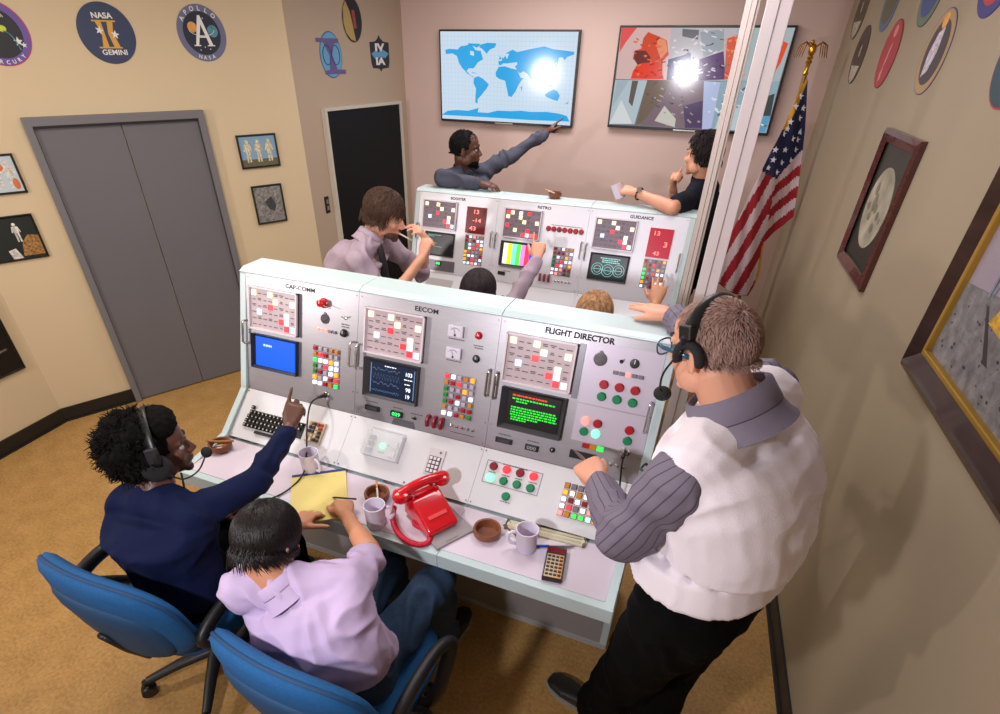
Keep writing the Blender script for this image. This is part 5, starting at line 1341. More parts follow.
    if legs and shoes:
        for q in 'LR':
            an = V(P['an'+q]); to = V(P['toe'+q]); d = (to-an); d.z = 0; d.normalize(); s_ = V((-d.y, d.x, 0)); z0 = min(to.z, .03)-.03+max(0, to.z-.03)
            S_ = MB(); heel = V((an.x, an.y, 0))-d*.055; L = .285
            secs = []
            for t, w_, h in ((.0, .026, .05), (.06, .034, .062), (.25, .036, .075), (.45, .040, .062), (.7, .049, .045), (.88, .043, .036), (.98, .026, .026)):
                c = heel+d*L*t; c.z = z0+.012+h/2; secs.append((c, s_*w_, V((0, 0, h/2))))
            loft(S_, secs, 2.6, 20); sh = obj_from(remesh(S_, .006, 3), 'shoe', mat('black_shoe_leather', (34, 30, 28), .4), root)
            So = MB(); pts = []
            outl = [(heel+d*L*t+s_*w_, ) for t, w_ in ((-.01, .0), (0, .022), (.06, .035), (.25, .037), (.45, .042), (.7, .051), (.88, .046), (.98, .028), (1.01, 0))]
            ou = [p[0] for p in outl]; lo = [heel+d*L*t-s_*w_ for t, w_ in ((.98, .028), (.88, .046), (.7, .051), (.45, .042), (.25, .037), (.06, .035), (0, .022))]
            So.prism([(p.x, p.y) for p in ou+lo], z0, z0+.016)
            off = parent_world(sh); So.v = [p-off for p in So.v]; So.build('sole', mat('pale_sole', (150, 146, 136), .6), sh)
    if hairf: hairf(root, M)
    return root, M

# hair ------------------------------------------------------------------
def cap_hair(color, thick=.012, back=1.0, side_low=-.03, front=.03, strands=1400, length=.035, name='hair', lab=None, fringe=0, flow=None, r=.0011, bulk=(1, 1, 1), seed=1, nape=-.06, amp=.003, stiff=.35, part=0, streak=.3, gloss=.6):
    def f(root, M):
        m = mat('hair_%d_%d_%d' % color, color, .7, spec=.15, noise_s=60, noise_a=.35, stretch=(1, 1, 1))
        Hc = MB(); s = M.to_scale().x
        Mi = M
        # scalp shell sampled on the cranium, kept where hair grows
        def grows(p):   # p local
            x, y, z = p
            if y > .045: return z > .062-.15*(y-.075)*0+front-.03
            if y > .0: return z > -.002+side_low+.03+(.04 if abs(x) > .04 and y > .03 else 0)
            if y > -.03: return z > side_low-.0 or abs(x) < .03
            return z > nape
        N = 34; vs = []; ok = {}
        grid = []
        for j in range(N+1):
            row = []
            for i in range(2*N):
                th = PI*j/N; ph = PI*i/N
                d = V((math.sin(th)*math.cos(ph), math.sin(th)*math.sin(ph), math.cos(th)))
                p = V((d.x*(.077+thick)*bulk[0], -.012+d.y*(.097+thick*(1.2 if d.y < 0 else .7))*bulk[1], .030+d.z*(.087+thick)*bulk[2]))
                row.append(p)
            grid.append(row)
        K = MB()
        for j in range(N):
            for i in range(2*N):
                q = [grid[j][i], grid[j+1][i], grid[j+1][(i+1) % (2*N)], grid[j][(i+1) % (2*N)]]
                c = (q[0]+q[2])/2
                if grows(c):
                    inn = [V((p.x*.86, -.012+(p.y+.012)*.86, .03+(p.z-.03)*.86)) for p in q]
                    K.add([M @ p for p in q]+[M @ p for p in inn], [(0, 1, 2, 3), (7, 6, 5, 4), (0, 4, 5, 1), (1, 5, 6, 2), (2, 6, 7, 3), (3, 7, 4, 0)])
        me = remesh(K, .0055, 4, lambda co, n: amp*noise.noise(co*55)*1.4)
        h = obj_from(me, name, m, root, lab)
        rr = random.Random(seed); St = MB()
        for _ in range(strands):
            th = math.acos(rr.uniform(-.55, 1)); ph = rr.uniform(0, 2*PI)
            d = V((math.sin(th)*math.cos(ph), math.sin(th)*math.sin(ph), math.cos(th)))
            p = V((d.x*(.077+thick)*bulk[0], -.012+d.y*(.097+thick*(1.2 if d.y < 0 else .7))*bulk[1], .030+d.z*(.087+thick)*bulk[2]))
            if not grows(p+V((0, 0, -.006))): continue
            if flow: fl_ = flow(p, rr)
            else: fl_ = V((p.x*.6, -.02 if p.y < 0 else .01, -.06))
            fl_ = (fl_-d*fl_.dot(d)); 
            if fl_.length < 1e-5: continue
            fl_.normalize(); fl_ = (fl_+V((rr.gauss(0, .18), rr.gauss(0, .18), rr.gauss(0, .12)))).normalized()
            L = length*rr.uniform(.6, 1.2)
            def shell(q, lift):
                rx, ry, rz_ = (.077+thick)*bulk[0], (.097+thick*(1.2 if q.y < 0 else .7))*bulk[1], (.087+thick)*bulk[2]
                e_ = V((q.x/rx, (q.y+.012)/ry, (q.z-.03)/rz_)); n_ = e_.length
                if q.z < -.02: e2 = V((e_.x, e_.y, 0)); k_ = (1+lift)/max(e2.length, .6); return V((q.x*min(1.2, k_) if e2.length > .75 else q.x, -.012+(q.y+.012)*(min(1.2, k_) if e2.length > .75 else 1), q.z))
                k_ = (1+lift)/n_; return V((q.x*k_, -.012+(q.y+.012)*k_, .03+(q.z-.03)*k_))
            pts = [p-d*.002]; q = p
            for k in range(1, 5):
                q = shell(q+fl_*L/4, stiff*.02*k+.012); pts.append(q)
            St.tube([M @ x for x in pts], [r*1.3, r*1.3, r*1.2, r, r*.3], 4)
        off = parent_world(h); St.v = [p-off for p in St.v]
        St.build('strands', mat('hair_strand_%d_%d_%d' % color, tuple(min(255, int(c*1.15+3)) for c in color), gloss, spec=.3, noise_s=1, noise_a=streak, stretch=(70, 70, 12)), h, smooth=True)
    return f

def curl_b(a, b, c): return (a, b, c)
EL = dict(relax=(.35, .5, .3), fist=(1.25, 1.5, .9), flat=(.06, .08, .05), point=[(.05, .08, .04), (1.2, 1.5, .9), (1.3, 1.5, .9), (1.3, 1.5, .9)])
SK_L = mat('skin_fair', (218, 158, 130), .5, sub=.12, noise_s=9, noise_a=.04, bump=.06, bump_s=240)
SK_T = mat('skin_tan', (200, 140, 106), .5, sub=.1, noise_s=9, noise_a=.05, bump=.06, bump_s=240)
SK_D = mat('skin_deep_brown', (92, 56, 42), .45, sub=.06, noise_s=9, noise_a=.06, bump=.06, bump_s=240)
SK_B = mat('skin_brown', (122, 74, 52), .45, sub=.08, noise_s=9, noise_a=.06, bump=.06, bump_s=240)
def cloth(name, col, rough=.85, **k): return mat(name, col, rough, noise_s=5, noise_a=.04, bump=.12, bump_s=260, spec=.2, **k)
LILAC = cloth('lilac_shirt_cotton', (194, 174, 208)); GREYS = cloth('slate_grey_shirt_cotton', (74, 76, 90)); NAVYT = cloth('navy_jersey', (12, 22, 58)); BLKP = mat('black_trouser_cloth', (9, 9, 10), .9, spec=.1)
DENIM = mat('blue_denim', (32, 58, 88), .85, noise_s=70, noise_a=.2, bump=.3, bump_s=400); VEST = cloth('white_vest_cloth', (240, 232, 240)); POLO = cloth('black_polo_cotton', (22, 26, 38)); MAUVE = cloth('mauve_grey_shirt_cotton', (168, 150, 164))

def stripes_mat():
    m = bpy.data.materials.new('grey_shirt_dark_stripe'); m.use_nodes = True; nt = m.node_tree; b = nt.nodes['Principled BSDF']
    dp = nt.nodes.new('ShaderNodeAttribute'); dp.attribute_name = 'stripe'
    sc = nt.nodes.new('ShaderNodeMath'); sc.operation = 'MULTIPLY'; sc.inputs[1].default_value = 1
    fr = nt.nodes.new('ShaderNodeMath'); fr.operation = 'FRACT'
    r = nt.nodes.new('ShaderNodeValToRGB'); r.color_ramp.elements[0].position = .10; r.color_ramp.elements[0].color = srgb((74, 68, 80)); r.color_ramp.elements[1].position = .17; r.color_ramp.elements[1].color = srgb((118, 109, 126))
    nt.links.new(dp.outputs['Fac'], sc.inputs[0]); nt.links.new(sc.outputs[0], fr.inputs[0]); nt.links.new(fr.outputs[0], r.inputs[0]); nt.links.new(r.outputs[0], b.inputs['Base Color'])
    b.inputs['Roughness'].default_value = .8; return m
STRIPE = stripes_mat(); GREYC = cloth('grey_collar_cotton', (122, 114, 130))

def headset(root, M, label, arm_side=-1, boom_to=(.0, .115, -.075), s=1.0, wide=1.0, lab_cat='headset'):
    """top-level headset worn on the head; band over the crown, cups over the ears, boom microphone"""
    hs_ = thing('headset', label, 'headset', M @ V((0, 0, 0)))
    hb = mat('headset_black', (20, 20, 22), .4); ft = mat('ear_foam_black', (26, 25, 27), .85, bump=.3, bump_s=300)
    mb = MB(); R_ = .1*wide
    pts = [M @ V((R_*math.sin(t), -.005, .012+.112*wide*math.cos(t))) for t in [(-1.62+3.24*i/24) for i in range(25)]]
    mb.tube(pts, [.019]*25, 10, flat=.4); put(mb, 'headband', hb, hs_, smooth=True)
    for q in (-1, 1):
        mb = MB(); mb.box((q*R_*.99, -.005, .045), (.014, .038, .06), M); put(mb, 'slider', mat('headset_grey_slider', (52, 54, 60), .35, .3), hs_, smooth=False, bevel=.003)
    for q in (-1, 1):
        T = M @ Matrix.Translation((q*.088*wide, -.008, -.012)) @ Matrix.Rotation(PI/2, 4, 'Y')
        yield_ = None
        mb = MB(); mb.lathe([(.022, -.018), (.044, -.015), (.049, 0), (.044, .015), (.024, .019)], T, 28)
        if label.startswith('horseshoe') is False: put(mb, 'ear_cup', ft, hs_)
    mb = MB(); a = V((arm_side*.098*wide, .01, -.03)); b = V(boom_to)
    pts = spline([a, V((arm_side*.096*wide, .055, -.072)), V((arm_side*.062, .105, -.088)), b], 6)
    mb.tube([M @ p for p in pts], .0028, 8); put(mb, 'boom', hb, hs_)
    mb = MB(); mb.ell(b, (.019, .019, .021), M, 18); put(mb, 'foam_microphone', ft, hs_)
    return hs_
# ------- flight director ------------------------------------------------
FD = dict(pel=(2.06, .07, .95), neck=(1.995, .06, 1.545), head=(1.913, .105, 1.652), hf=(-.76, .60, -.24), hu=(-.18, .12, 1),
          shL=(1.93, -.09, 1.435), shR=(2.08, .25, 1.50), elL=(1.82, -.04, 1.165), elR=(1.96, .52, 1.42), wrL=(1.705, .19, 1.13), wrR=(1.80, .765, 1.462),
          hipL=(2.02, -.02, .93), hipR=(2.11, .15, .93), knL=(1.95, .06, .50), knR=(2.06, .16, .49), anL=(1.86, .12, .075), anR=(2.03, .02, .09),
          toeL=(1.65, .20, .03), toeR=(1.83, .06, .03), bend=(.05, -.02, 0))
HAIR_FD = cap_hair((146, 118, 108), .002, strands=6500, length=.017, r=.0007, side_low=-.01, front=.045, nape=-.085, amp=.0015, stiff=.8, lab='short greying brown hair',
                   flow=lambda p, rr: V((p.x*3, -.3+3.5*max(0, p.z), -.35+3*max(0, p.z))))
fd, MFD = person('man in white vest, grey shirt and teal glasses leaning over the front console', (1.97, .1, 0), FD, SK_L, HAIR_FD, None, g=1.09, hs=.97, voxel=.0045, wide_leg=1.42, sk=1.18,
    hands={'L': dict(d=(-.55, .80, -.05), b=(-.25, -.35, .85), c=[(.75, .8, .4), (.95, .9, .5), (1.0, 1.0, .6), (1.05, 1.0, .6)], k=dict(thumb=(.45, .85, -.35), tcurl=.5, s=1.15)),
           'R': dict(d=(-.86, .42, -.02), b=(-.1, .0, 1), c=(.05, .06, .04), k=dict(thumb=(.5, .85, -.1), tcurl=.3, s=1.04, spread=.02))},
    sleeves='long', shirtm=STRIPE, trm=BLKP, belly=.006, hem=.3, yoke=False, cr=1.18, headk=dict(nose=1.06), collar=(GREYC, .055), folds_amp=.005, neck_r=.064)
# vest over the shirt: torso only, open at the arms
def vest(root, P, g, belly, m):
    pel, neck, sm, sx, hx = body_frame(P); Vb = MB(); torso(Vb, P, g*1.03, .036, belly, top=False, hem=0.24)
    nk = neck.lerp(sm, .66)
    for s_, q_, r_2 in (('shL', .80, .086), ('shR', .74, .086)): rcone(Vb, nk, sm.lerp(V(P[s_]), q_), .086*g, r_2*g)
    Vb.ell(sm+V((0, 0, -.01)), (.125, .125, .075)); Vb.ell(sm.lerp(V(P['shR']), .5)-V((0, 0, .02)), (.10, .10, .08))
    # skirt of the vest below the waist
    up = (sm-pel).normalized(); fr = up.cross(hx).normalized(); ax = fr.cross(up)
    loft(Vb, [(pel+up*t, ax*(a*g+.038), fr*(b*g+.038+belly*.6)) for t, a, b in ((.115, .182, .136), (.15, .175, .13), (.2, .165, .125))], 2.3, 30)
    return obj_from(remesh(Vb, .007, 6, folds(5, .004, axis=(0, 0, 1))), 'vest', m, root)
vest(fd, FD, 1.09, .012, VEST)
hs1 = thing('headset', 'black headset with open horseshoe ear pads, worn by the man in the white vest', 'headset', MFD @ V((0, 0, .1)))
hb = mat('headset_black', (20, 20, 22), .4); ft = mat('ear_foam_black', (26, 25, 27), .85, bump=.3, bump_s=300)
mb = MB(); pts = [MFD @ V((.097*math.sin(t), -.015+.0*math.cos(t), .020+.100*math.cos(t))) for t in [(-1.35+2.7*i/22) for i in range(23)]]
mb.tube(pts, [.015]*23, 10, flat=.4); put(mb, 'headband', hb, hs1)
for q in (-1, 1):
    mb = MB(); mb.box((q*.096, -.01, .062), (.012, .034, .034), MFD); put(mb, 'slider', hb, hs1, smooth=False, bevel=.004)
    mb = MB(); mb.tube([MFD @ V(p) for p in ((q*.097, -.01, .055), (q*.094, -.01, .034))], .006, 8, flat=2); put(mb, 'yoke', hb, hs1)
    mb = MB(); pts = [MFD @ V((q*.089, -.012+.032*math.sin(t), .000+.034*math.cos(t))) for t in [(-1.95+3.9*i/18) for i in range(19)]]
    mb.tube(pts, [.009]+[.0115]*17+[.009], 10); put(mb, 'ear_pad', ft, hs1)
mb = MB(); pts = spline([V((-.097, .0, .02)), V((-.098, .05, -.04)), V((-.080, .080, -.090)), V((-.060, .090, -.112))], 7); mb.tube([MFD @ p for p in pts], .0026, 8); put(mb, 'boom', hb, hs1)
mb = MB(); mb.ell((-.058, .094, -.116), (.021, .023, .019), MFD, 18); put(mb, 'foam_microphone', ft, hs1)
# its cable to the jack
mb = MB(); mb.tube(spline([UP @ V((1.744, .114, .012)), UP @ V((1.744, .110, .035)), UP @ V((1.750, .05, .05)), V((1.77, .40, .86)), V((1.79, .33, .86)), V((1.84, .25, 1.02)), V((1.835, .23, 1.2)), V((1.82, .18, 1.22)), V((1.86, .03, 1.34)), V((1.885, -.02, 1.45))], 8), .0035, 8)
put(mb, 'cable', mat('cable_black', (18, 18, 20), .45), hs1)
mb = MB(); mb.cyl(UP @ V((1.744, .114, .008)), UP @ V((1.744, .104, .046)), .010, .006, 14); put(mb, 'plug', mat('plug_grey', (56, 54, 60), .3, .6), hs1)
gl = thing('eyeglasses', 'teal-framed eyeglasses worn by the man in the white vest', 'glasses', MFD @ V((0, .1, 0)))
TEAL = mat('teal_glasses_acetate', (20, 84, 112), .25, coat=.3)
mb = MB()
for q in (-1, 1):
    pts = [MFD @ V((q*.034+.026*math.copysign(abs(math.cos(t))**.75, math.cos(t)), .114-.10*abs(q*.034+.026*math.cos(t))**1.15*.8, -.002+.019*math.copysign(abs(math.sin(t))**.75, math.sin(t)))) for t in [2*PI*i/28 for i in range(29)]]
    mb.tube(pts, .0022, 8)
mb.tube([MFD @ V(p) for p in ((-.009, .116, .004), (0, .119, .008), (.009, .116, .004))], .0022, 8); put(mb, 'rims', TEAL, gl)
for q in (-1, 1):
    mb = MB(); mb.tube([MFD @ V(p) for p in ((q*.060, .104, .010), (q*.074, .08, .010), (q*.083, .03, .007), (q*.084, -.01, .002))], .0026, 8, flat=2.2); put(mb, 'temple', TEAL, gl)
    mb = MB(); T = MFD @ Matrix.Translation((q*.034, .1105-.004, -.002)) @ Matrix.Rotation(-q*.12, 4, 'Z') @ Matrix.Rotation(PI/2, 4, 'X'); mb.lathe([(.023, -.0006), (.023, .0006)], T, 24); put(mb, 'lens', mat('spectacle_glass', (250, 250, 255), .02, trans=1, ior=1.1), gl, smooth=False)
# pen-like probe in his left hand
pc = V((1.665, .272, 1.135))
pr = thing('probe', 'brown metal probe held by the man in the white vest, pointing at a console knob', 'tool', (1.60, .33, 1.11))
a = V((1.665, .265, 1.128)); b = a+V((-.55, .72, -.22)).normalized()*.125
mb = MB(); mb.tube([a-(b-a)*.25, a+(b-a)*.6, b], [.0055, .0055, .003], 10); put(mb, 'shaft', mat('probe_brown', (116, 92, 84), .35, .5), pr)

# ------- seated woman with headset ---------------------------------------
W1 = dict(pel=(.35, -.30, .575), neck=(.335, -.275, .985), head=(.325, -.200, 1.115), hf=(.62, .78, .0), hu=(-.05, .0, 1),
          shL=(.225, -.305, .93), shR=(.475, -.265, .93), elL=(.17, -.17, .72), elR=(.535, -.03, .925), wrL=(.26, -.04, .665), wrR=(.495, .225, .985),
          hipL=(.27, -.30, .55), hipR=(.43, -.29, .55), knL=(.27, .10, .53), knR=(.46, .10, .53), anL=(.30, .14, .10), anR=(.47, .12, .10), toeL=(.30, .30, .03), toeR=(.48, .28, .03), bend=(0, -.02, 0))
def afro(root, M):
    rr = random.Random(8); K = MB(); m = mat('hair_afro_black', (12, 9, 9), .85, spec=.1, noise_s=70, noise_a=.4)
    K.ell((0, -.045, .045), (.106, .108, .102), M, 26); K.ell((0, -.070, -.01), (.095, .082, .092), M, 22); K.ell((0, .03, .10), (.085, .06, .055), M, 20)
    for i in range(150):
        th = math.acos(rr.uniform(-.6, 1)); ph = rr.uniform(0, 2*PI); d = V((math.sin(th)*math.cos(ph), math.sin(th)*math.sin(ph), math.cos(th)))
        if d.y > .45 and d.z < .45: continue
        p = V((d.x*.106, -.048+d.y*.113, .03+d.z*.114)); K.ell(p+d*rr.uniform(-.01, .006), rr.uniform(.014, .026), M, 10)
    h = obj_from(remesh(K, .006, 2, lambda co, n: .006*noise.noise(co*70)), 'hair', m, root, 'black natural curly hair')
    St = MB()
    for i in range(1500):
        th = math.acos(rr.uniform(-.7, 1)); ph = rr.uniform(0, 2*PI); d = V((math.sin(th)*math.cos(ph), math.sin(th)*math.sin(ph), math.cos(th)))
        if d.y > .5 and d.z < .4: continue
        p = V((d.x*.106, -.048+d.y*.113, .03+d.z*.114)); L = rr.uniform(.02, .05); u = V((rr.gauss(0, 1), rr.gauss(0, 1), rr.gauss(0, 1))).cross(d).normalized(); v = d.cross(u); pts = []
        for k in range(6): t = k/5; pts.append(M @ (p-d*.01+d*L*t+u*.006*math.sin(t*7)+v*.006*math.cos(t*7)))
        St.tube(pts, [.0024, .0026, .0024, .002, .0016, .0006], 4)
    off = parent_world(h); St.v = [p-off for p in St.v]; St.build('curls', mat('hair_curl_black', (15, 11, 11), .8, spec=.15), h, smooth=True)
w1, MW1 = person('seated woman in navy top and headset pointing at a screen on the front console', (.35, -.25, 0), W1, SK_D, afro, None, g=.98, hs=.95, voxel=.0055,
    hands={'R': dict(d=(-.02, .66, .72), b=(.30, -.72, .60), c=[(.05, .08, .04), (.7, .9, .5), (.9, 1.0, .6), (1.0, 1.1, .6)], k=dict(thumb=(.5, .75, -.5), tcurl=.6)), 'L': dict(d=(.3, .9, -.2), b=(0, .1, 1), c=EL['relax'])},
    sleeves='long', shirtm=NAVYT, trm=BLKP, headk=dict(female=True), bust=.03, wr_sleeve=.06, drape=1.02)
hs2 = headset(w1, MW1, 'large black headset with foam microphone worn by the woman in the navy top', arm_side=1, boom_to=(.02, .145, -.05), wide=1.22)
mb = MB(); P0 = UP @ V((.4608, .056, .012))
mb.tube(spline([P0, UP @ V((.455, .054, .04)), UP @ V((.425, .02, .06)), V((.46, .36, .90)), V((.50, .27, .79)), V((.52, .20, .758)), V((.51, .10, .750)), V((.46, .02, .748)), V((.42, -.04, .76)), V((.44, -.15, .80)), V((.42, -.22, .92)), V((.40, -.20, 1.04))], 8), .0035, 8)
put(mb, 'cable', mat('cable_black', 0), hs2)
mb = MB(); mb.cyl(UP @ V((.4608, .056, .008)), UP @ V((.452, .053, .05)), .010, .006, 14); put(mb, 'plug', mat('plug_grey', 0), hs2)

# ------- seated man writing ----------------------------------------------
M2 = dict(pel=(1.07, -.33, .575), neck=(.915, -.375, .905), head=(.845, -.31, 1.0), hf=(.06, .82, -.56), hu=(-.15, .45, .85),
          shL=(.80, -.41, .875), shR=(1.09, -.29, .885), elL=(.70, -.25, .74), elR=(1.045, -.10, .82), wrL=(.695, -.070, .785), wrR=(.842, .052, .79),
          hipL=(.99, -.33, .55), hipR=(1.15, -.31, .55), knL=(.98, .08, .54), knR=(1.20, .07, .58), anL=(1.0, .16, .10), anR=(1.18, .16, .12), toeL=(1.0, .33, .03), toeR=(1.18, .33, .03), bend=(.06, -.05, 0))
HAIR_M2 = cap_hair((16, 10, 9), .015, gloss=.42, strands=5600, length=.06, r=.0012, side_low=-.03, front=.03, nape=-.145, amp=.001, stiff=-.1, lab='straight dark brown hair',
                   flow=lambda p, rr: V((p.x*1.0, p.y+.05, -.05)) if p.z < .1 else V((p.x, p.y+.05, -.02)), seed=3)
m2, MM2 = person('seated man in a lilac short-sleeved shirt and jeans writing on the yellow pad', (1.0, -.25, 0), M2, SK_T, HAIR_M2, None, g=.98, hs=.98, voxel=.005,
    hands={'R': dict(d=(-.62, .70, -.06), b=(.25, .15, .95), c=[(.7, .8, .5), (.8, .9, .5), (.95, 1.0, .5), (1.05, 1.0, .6)], k=dict(thumb=(.55, .85, -.4), tcurl=.6)),
           'L': dict(d=(.05, .98, -.08), b=(-.15, .0, 1), c=(.35, .45, .3), k=dict(thumb=(.85, .45, -.2), tcurl=.2))},
    sleeves='short', shirtm=LILAC, trm=DENIM, drape=1.04, collar=(LILAC, .035), cr=.95, folds_amp=.006)
pw = thing('pencil', 'dark pencil in the right hand of the man writing on the pad', 'pencil', (.80, .12, .79))
mb = MB(); a = V((.705, .150, .7530)); b = V((.832, .135, .800)); mb.tube([a, a.lerp(b, .1), b], [.0006, .0036, .0036], 8); put(mb, 'shaft', mat('pencil_dark_violet', (58, 34, 54), .4), pw)
pw = thing('pen', 'blue pen tucked under the left hand of the man writing on the pad', 'pen', (.70, .02, .76))
mb = MB(); mb.tube([V((.680, .020, .760)), V((.705, .050, .7585))], [.0045, .004], 10); put(mb, 'barrel', mat('pen_blue', 0), pw)

# ------- man lighting a cigarette by the rear console --------------------
LM = dict(pel=(-.10, 1.44, .92), neck=(.115, 1.50, 1.365), head=(.195, 1.56, 1.465), hf=(.93, .22, -.36), hu=(.2, .0, 1),
          shL=(.10, 1.67, 1.285), shR=(.14, 1.335, 1.265), elL=(.28, 1.76, 1.10), elR=(.28, 1.36, 1.04), wrL=(.40, 1.64, 1.33), wrR=(.41, 1.555, 1.265),
          hipL=(-.19, 1.52, .93), hipR=(-.17, 1.33, .93), knL=(-.12, 1.52, .5), knR=(-.14, 1.34, .5), anL=(-.16, 1.52, .09), anR=(-.22, 1.34, .09), toeL=(.02, 1.54, .03), toeR=(-.04, 1.33, .03), bend=(-.05, 0, .06))
HAIR_LM = cap_hair((56, 38, 27), .018, strands=3000, length=.055, r=.0014, side_low=-.055, front=.022, nape=-.10, amp=.004, stiff=.3, lab='tousled brown hair', seed=5)
lm, MLM = person('bearded brown-haired man in a mauve shirt and dark tie lighting a cigarette', (-.15, 1.42, 0), LM, SK_L, HAIR_LM, None, g=.98, voxel=.006,
    hands={'R': dict(d=(.18, .25, .85), b=(-.3, -.9, .1), c=(1.0, 1.1, .6), k=dict(thumb=(.3, .9, -.4), tcurl=.4)), 'L': dict(d=(-.2, -.35, .6), b=(.7, .4, .4), c=(.5, .6, .4))},
    sleeves='elbow', shirtm=MAUVE, trm=BLKP, collar=(MAUVE, .03), folds_amp=.007)
mb = MB(); mb.ell((0, .050, -.078), (.052, .047, .036), MLM, 20); mb.ell((0, .078, -.104), (.026, .022, .018), MLM, 16); mb.ell((0, .099, -.047), (.024, .010, .005), MLM, 12)
obj_from(remesh(mb, .004, 2, lambda co, n: .0015*noise.noise(co*140)), 'beard', mat('beard_brown', (84, 56, 42), .8, noise_s=120, noise_a=.3), lm)
mb = MB(); tt = spline([(.155, 1.50, 1.36), (.20, 1.47, 1.30), (.215, 1.47, 1.18), (.205, 1.47, 1.04), (.20, 1.47, .95)], 4); mb.tube(tt, [.012]+[.016+.018*i/len(tt) for i in range(len(tt)-1)], 8, flat=.3); put(mb, 'necktie', mat('black_necktie', (22, 20, 26), .6), lm)
cgt = thing('cigarette', 'white cigarette in the mouth of the man in the mauve shirt', 'cigarette', MLM @ V((0, .13, -.06)))
mb = MB(); mb.cyl(MLM @ V((.01, .100, -.061)), MLM @ V((.014, .178, -.066)), .0042, n=10); put(mb, 'paper_tube', CIG, cgt)

# ------- man pointing at the map -----------------------------------------
PM = dict(pel=(.02, 2.95, .97), neck=(.075, 2.86, 1.50), head=(.115, 2.83, 1.625), hf=(.93, .30, -.02), hu=(0, 0, 1),
          shL=(.17, 3.03, 1.455), shR=(.03, 2.72, 1.44), elL=(.35, 3.19, 1.575), elR=(.05, 2.565, 1.475), wrL=(.545, 3.34, 1.700), wrR=(.325, 2.565, 1.468),
          hipL=(.05, 3.04, .93), hipR=(.0, 2.87, .93), knL=(.06, 3.04, .5), knR=(.02, 2.87, .5), anL=(.03, 3.04, .09), anR=(.0, 2.87, .09), toeL=(.2, 3.08, .03), toeR=(.18, 2.89, .03))
HAIR_PM = cap_hair((14, 11, 11), .003, strands=2600, length=.007, r=.0009, side_low=-.02, front=.035, nape=-.07, amp=.001, stiff=1, lab='cropped black hair', seed=6)
pm, MPM = person('man in a dark grey shirt pointing at the map screen from behind the rear console', (.02, 2.95, 0), PM, SK_D, HAIR_PM, None, g=1.0, hs=1.0, voxel=.0065,
    hands={'L': dict(d=(.62, .45, .64), b=(-.55, .0, .75), c=EL['point']), 'R': dict(d=(.95, .05, -.03), b=(0, -.1, 1), c=(.25, .4, .3))},
    sleeves='long', shirtm=GREYS, trm=BLKP, collar=(GREYS, .03), folds_amp=.006)
mb = MB(); mb.ell((0, .050, -.080), (.050, .046, .032), MPM, 20); mb.ell((0, .078, -.104), (.026, .022, .017), MPM, 16)
obj_from(remesh(mb, .004, 2), 'beard', mat('hair_afro_black', 0), pm)
mb = MB(); tt = spline([(.145, 2.845, 1.45), (.165, 2.84, 1.38), (.17, 2.84, 1.25), (.165, 2.85, 1.1)], 4); mb.tube(tt, .02, 8, flat=.3); put(mb, 'necktie', mat('black_necktie', 0), pm)

# ------- man in the dark polo with a cup ---------------------------------
PO = dict(pel=(1.74, 2.98, .97), neck=(1.725, 2.92, 1.555), head=(1.69, 2.88, 1.68), hf=(-.86, .46, -.02), hu=(0, 0, 1),
          shL=(1.70, 2.76, 1.45), shR=(1.76, 3.10, 1.46), elL=(1.605, 2.462, 1.452), elR=(1.60, 3.10, 1.25), wrL=(1.365, 2.585, 1.495), wrR=(1.55, 2.96, 1.47),
          hipL=(1.73, 2.88, .93), hipR=(1.75, 3.07, .93), knL=(1.70, 2.88, .5), knR=(1.72, 3.07, .5), anL=(1.74, 2.88, .09), anR=(1.76, 3.07, .09), toeL=(1.56, 2.88, .03), toeR=(1.58, 3.07, .03))
HAIR_PO = cap_hair((34, 26, 26), .012, strands=1800, length=.03, r=.0015, side_low=-.02, front=.045, nape=-.085, amp=.003, stiff=1.2, lab='dark brown hair', seed=7, bulk=(1, 1, 1.12))
po, MPO = person('man in a black polo leaning on the rear console with a white cup', (1.74, 2.98, 0), PO, SK_L, HAIR_PO, None, g=1.04, voxel=.0065,
    hands={'L': dict(d=(-.92, .20, .12), b=(.05, -.45, .85), c=(.85, .9, .5), k=dict(thumb=(.3, .95, -.5), tcurl=.3)), 'R': dict(d=(-.15, -.35, .85), b=(-.9, 0, .1), c=(1.1, 1.2, .7))},
    sleeves='short', shirtm=POLO, trm=BLKP, collar=(POLO, .028))
wt = thing('wristwatch', 'steel wristwatch on the wrist of the man in the black polo', 'watch', (1.38, 2.60, 1.5))
d = (V(PO['wrL'])-V(PO['elL'])).normalized(); c = V(PO['wrL'])-d*.025; T = d.to_track_quat('Z', 'Y').to_matrix().to_4x4(); T.translation = c
mb = MB(); pts = [T @ V((.034*math.cos(t), .034*math.sin(t), 0)) for t in [2*PI*i/24 for i in range(25)]]; mb.tube(pts, .006, 8, flat=.5); put(mb, 'strap', mat('watch_strap_dark', (48, 44, 46), .4, .4), wt)
mb = MB(); q = c+V((-.02, -.03, .015)); mb.cyl(c+V((-.01, -.6, .6)).normalized()*.033, c+V((-.01, -.6, .6)).normalized()*.043, .016, n=18); put(mb, 'dial', CHROME, wt, smooth=False)
cp_ = thing('cup', 'white cup held sideways over the rear console by the man in the black polo', 'cup', (1.245, 2.64, 1.515)); T = frame((1.255, 2.615, 1.485), (0, .6, -.6), z=(-.42, .1, .85)); T = T @ Matrix.Rotation(.0, 4, 'X')
mb = MB(); mb.lathe([(.028, -.042), (.031, -.04), (.039, .046), (.041, .048), (.037, .048), (.028, -.034)], T, 26); put(mb, 'cup_body', MUGM, cp_)
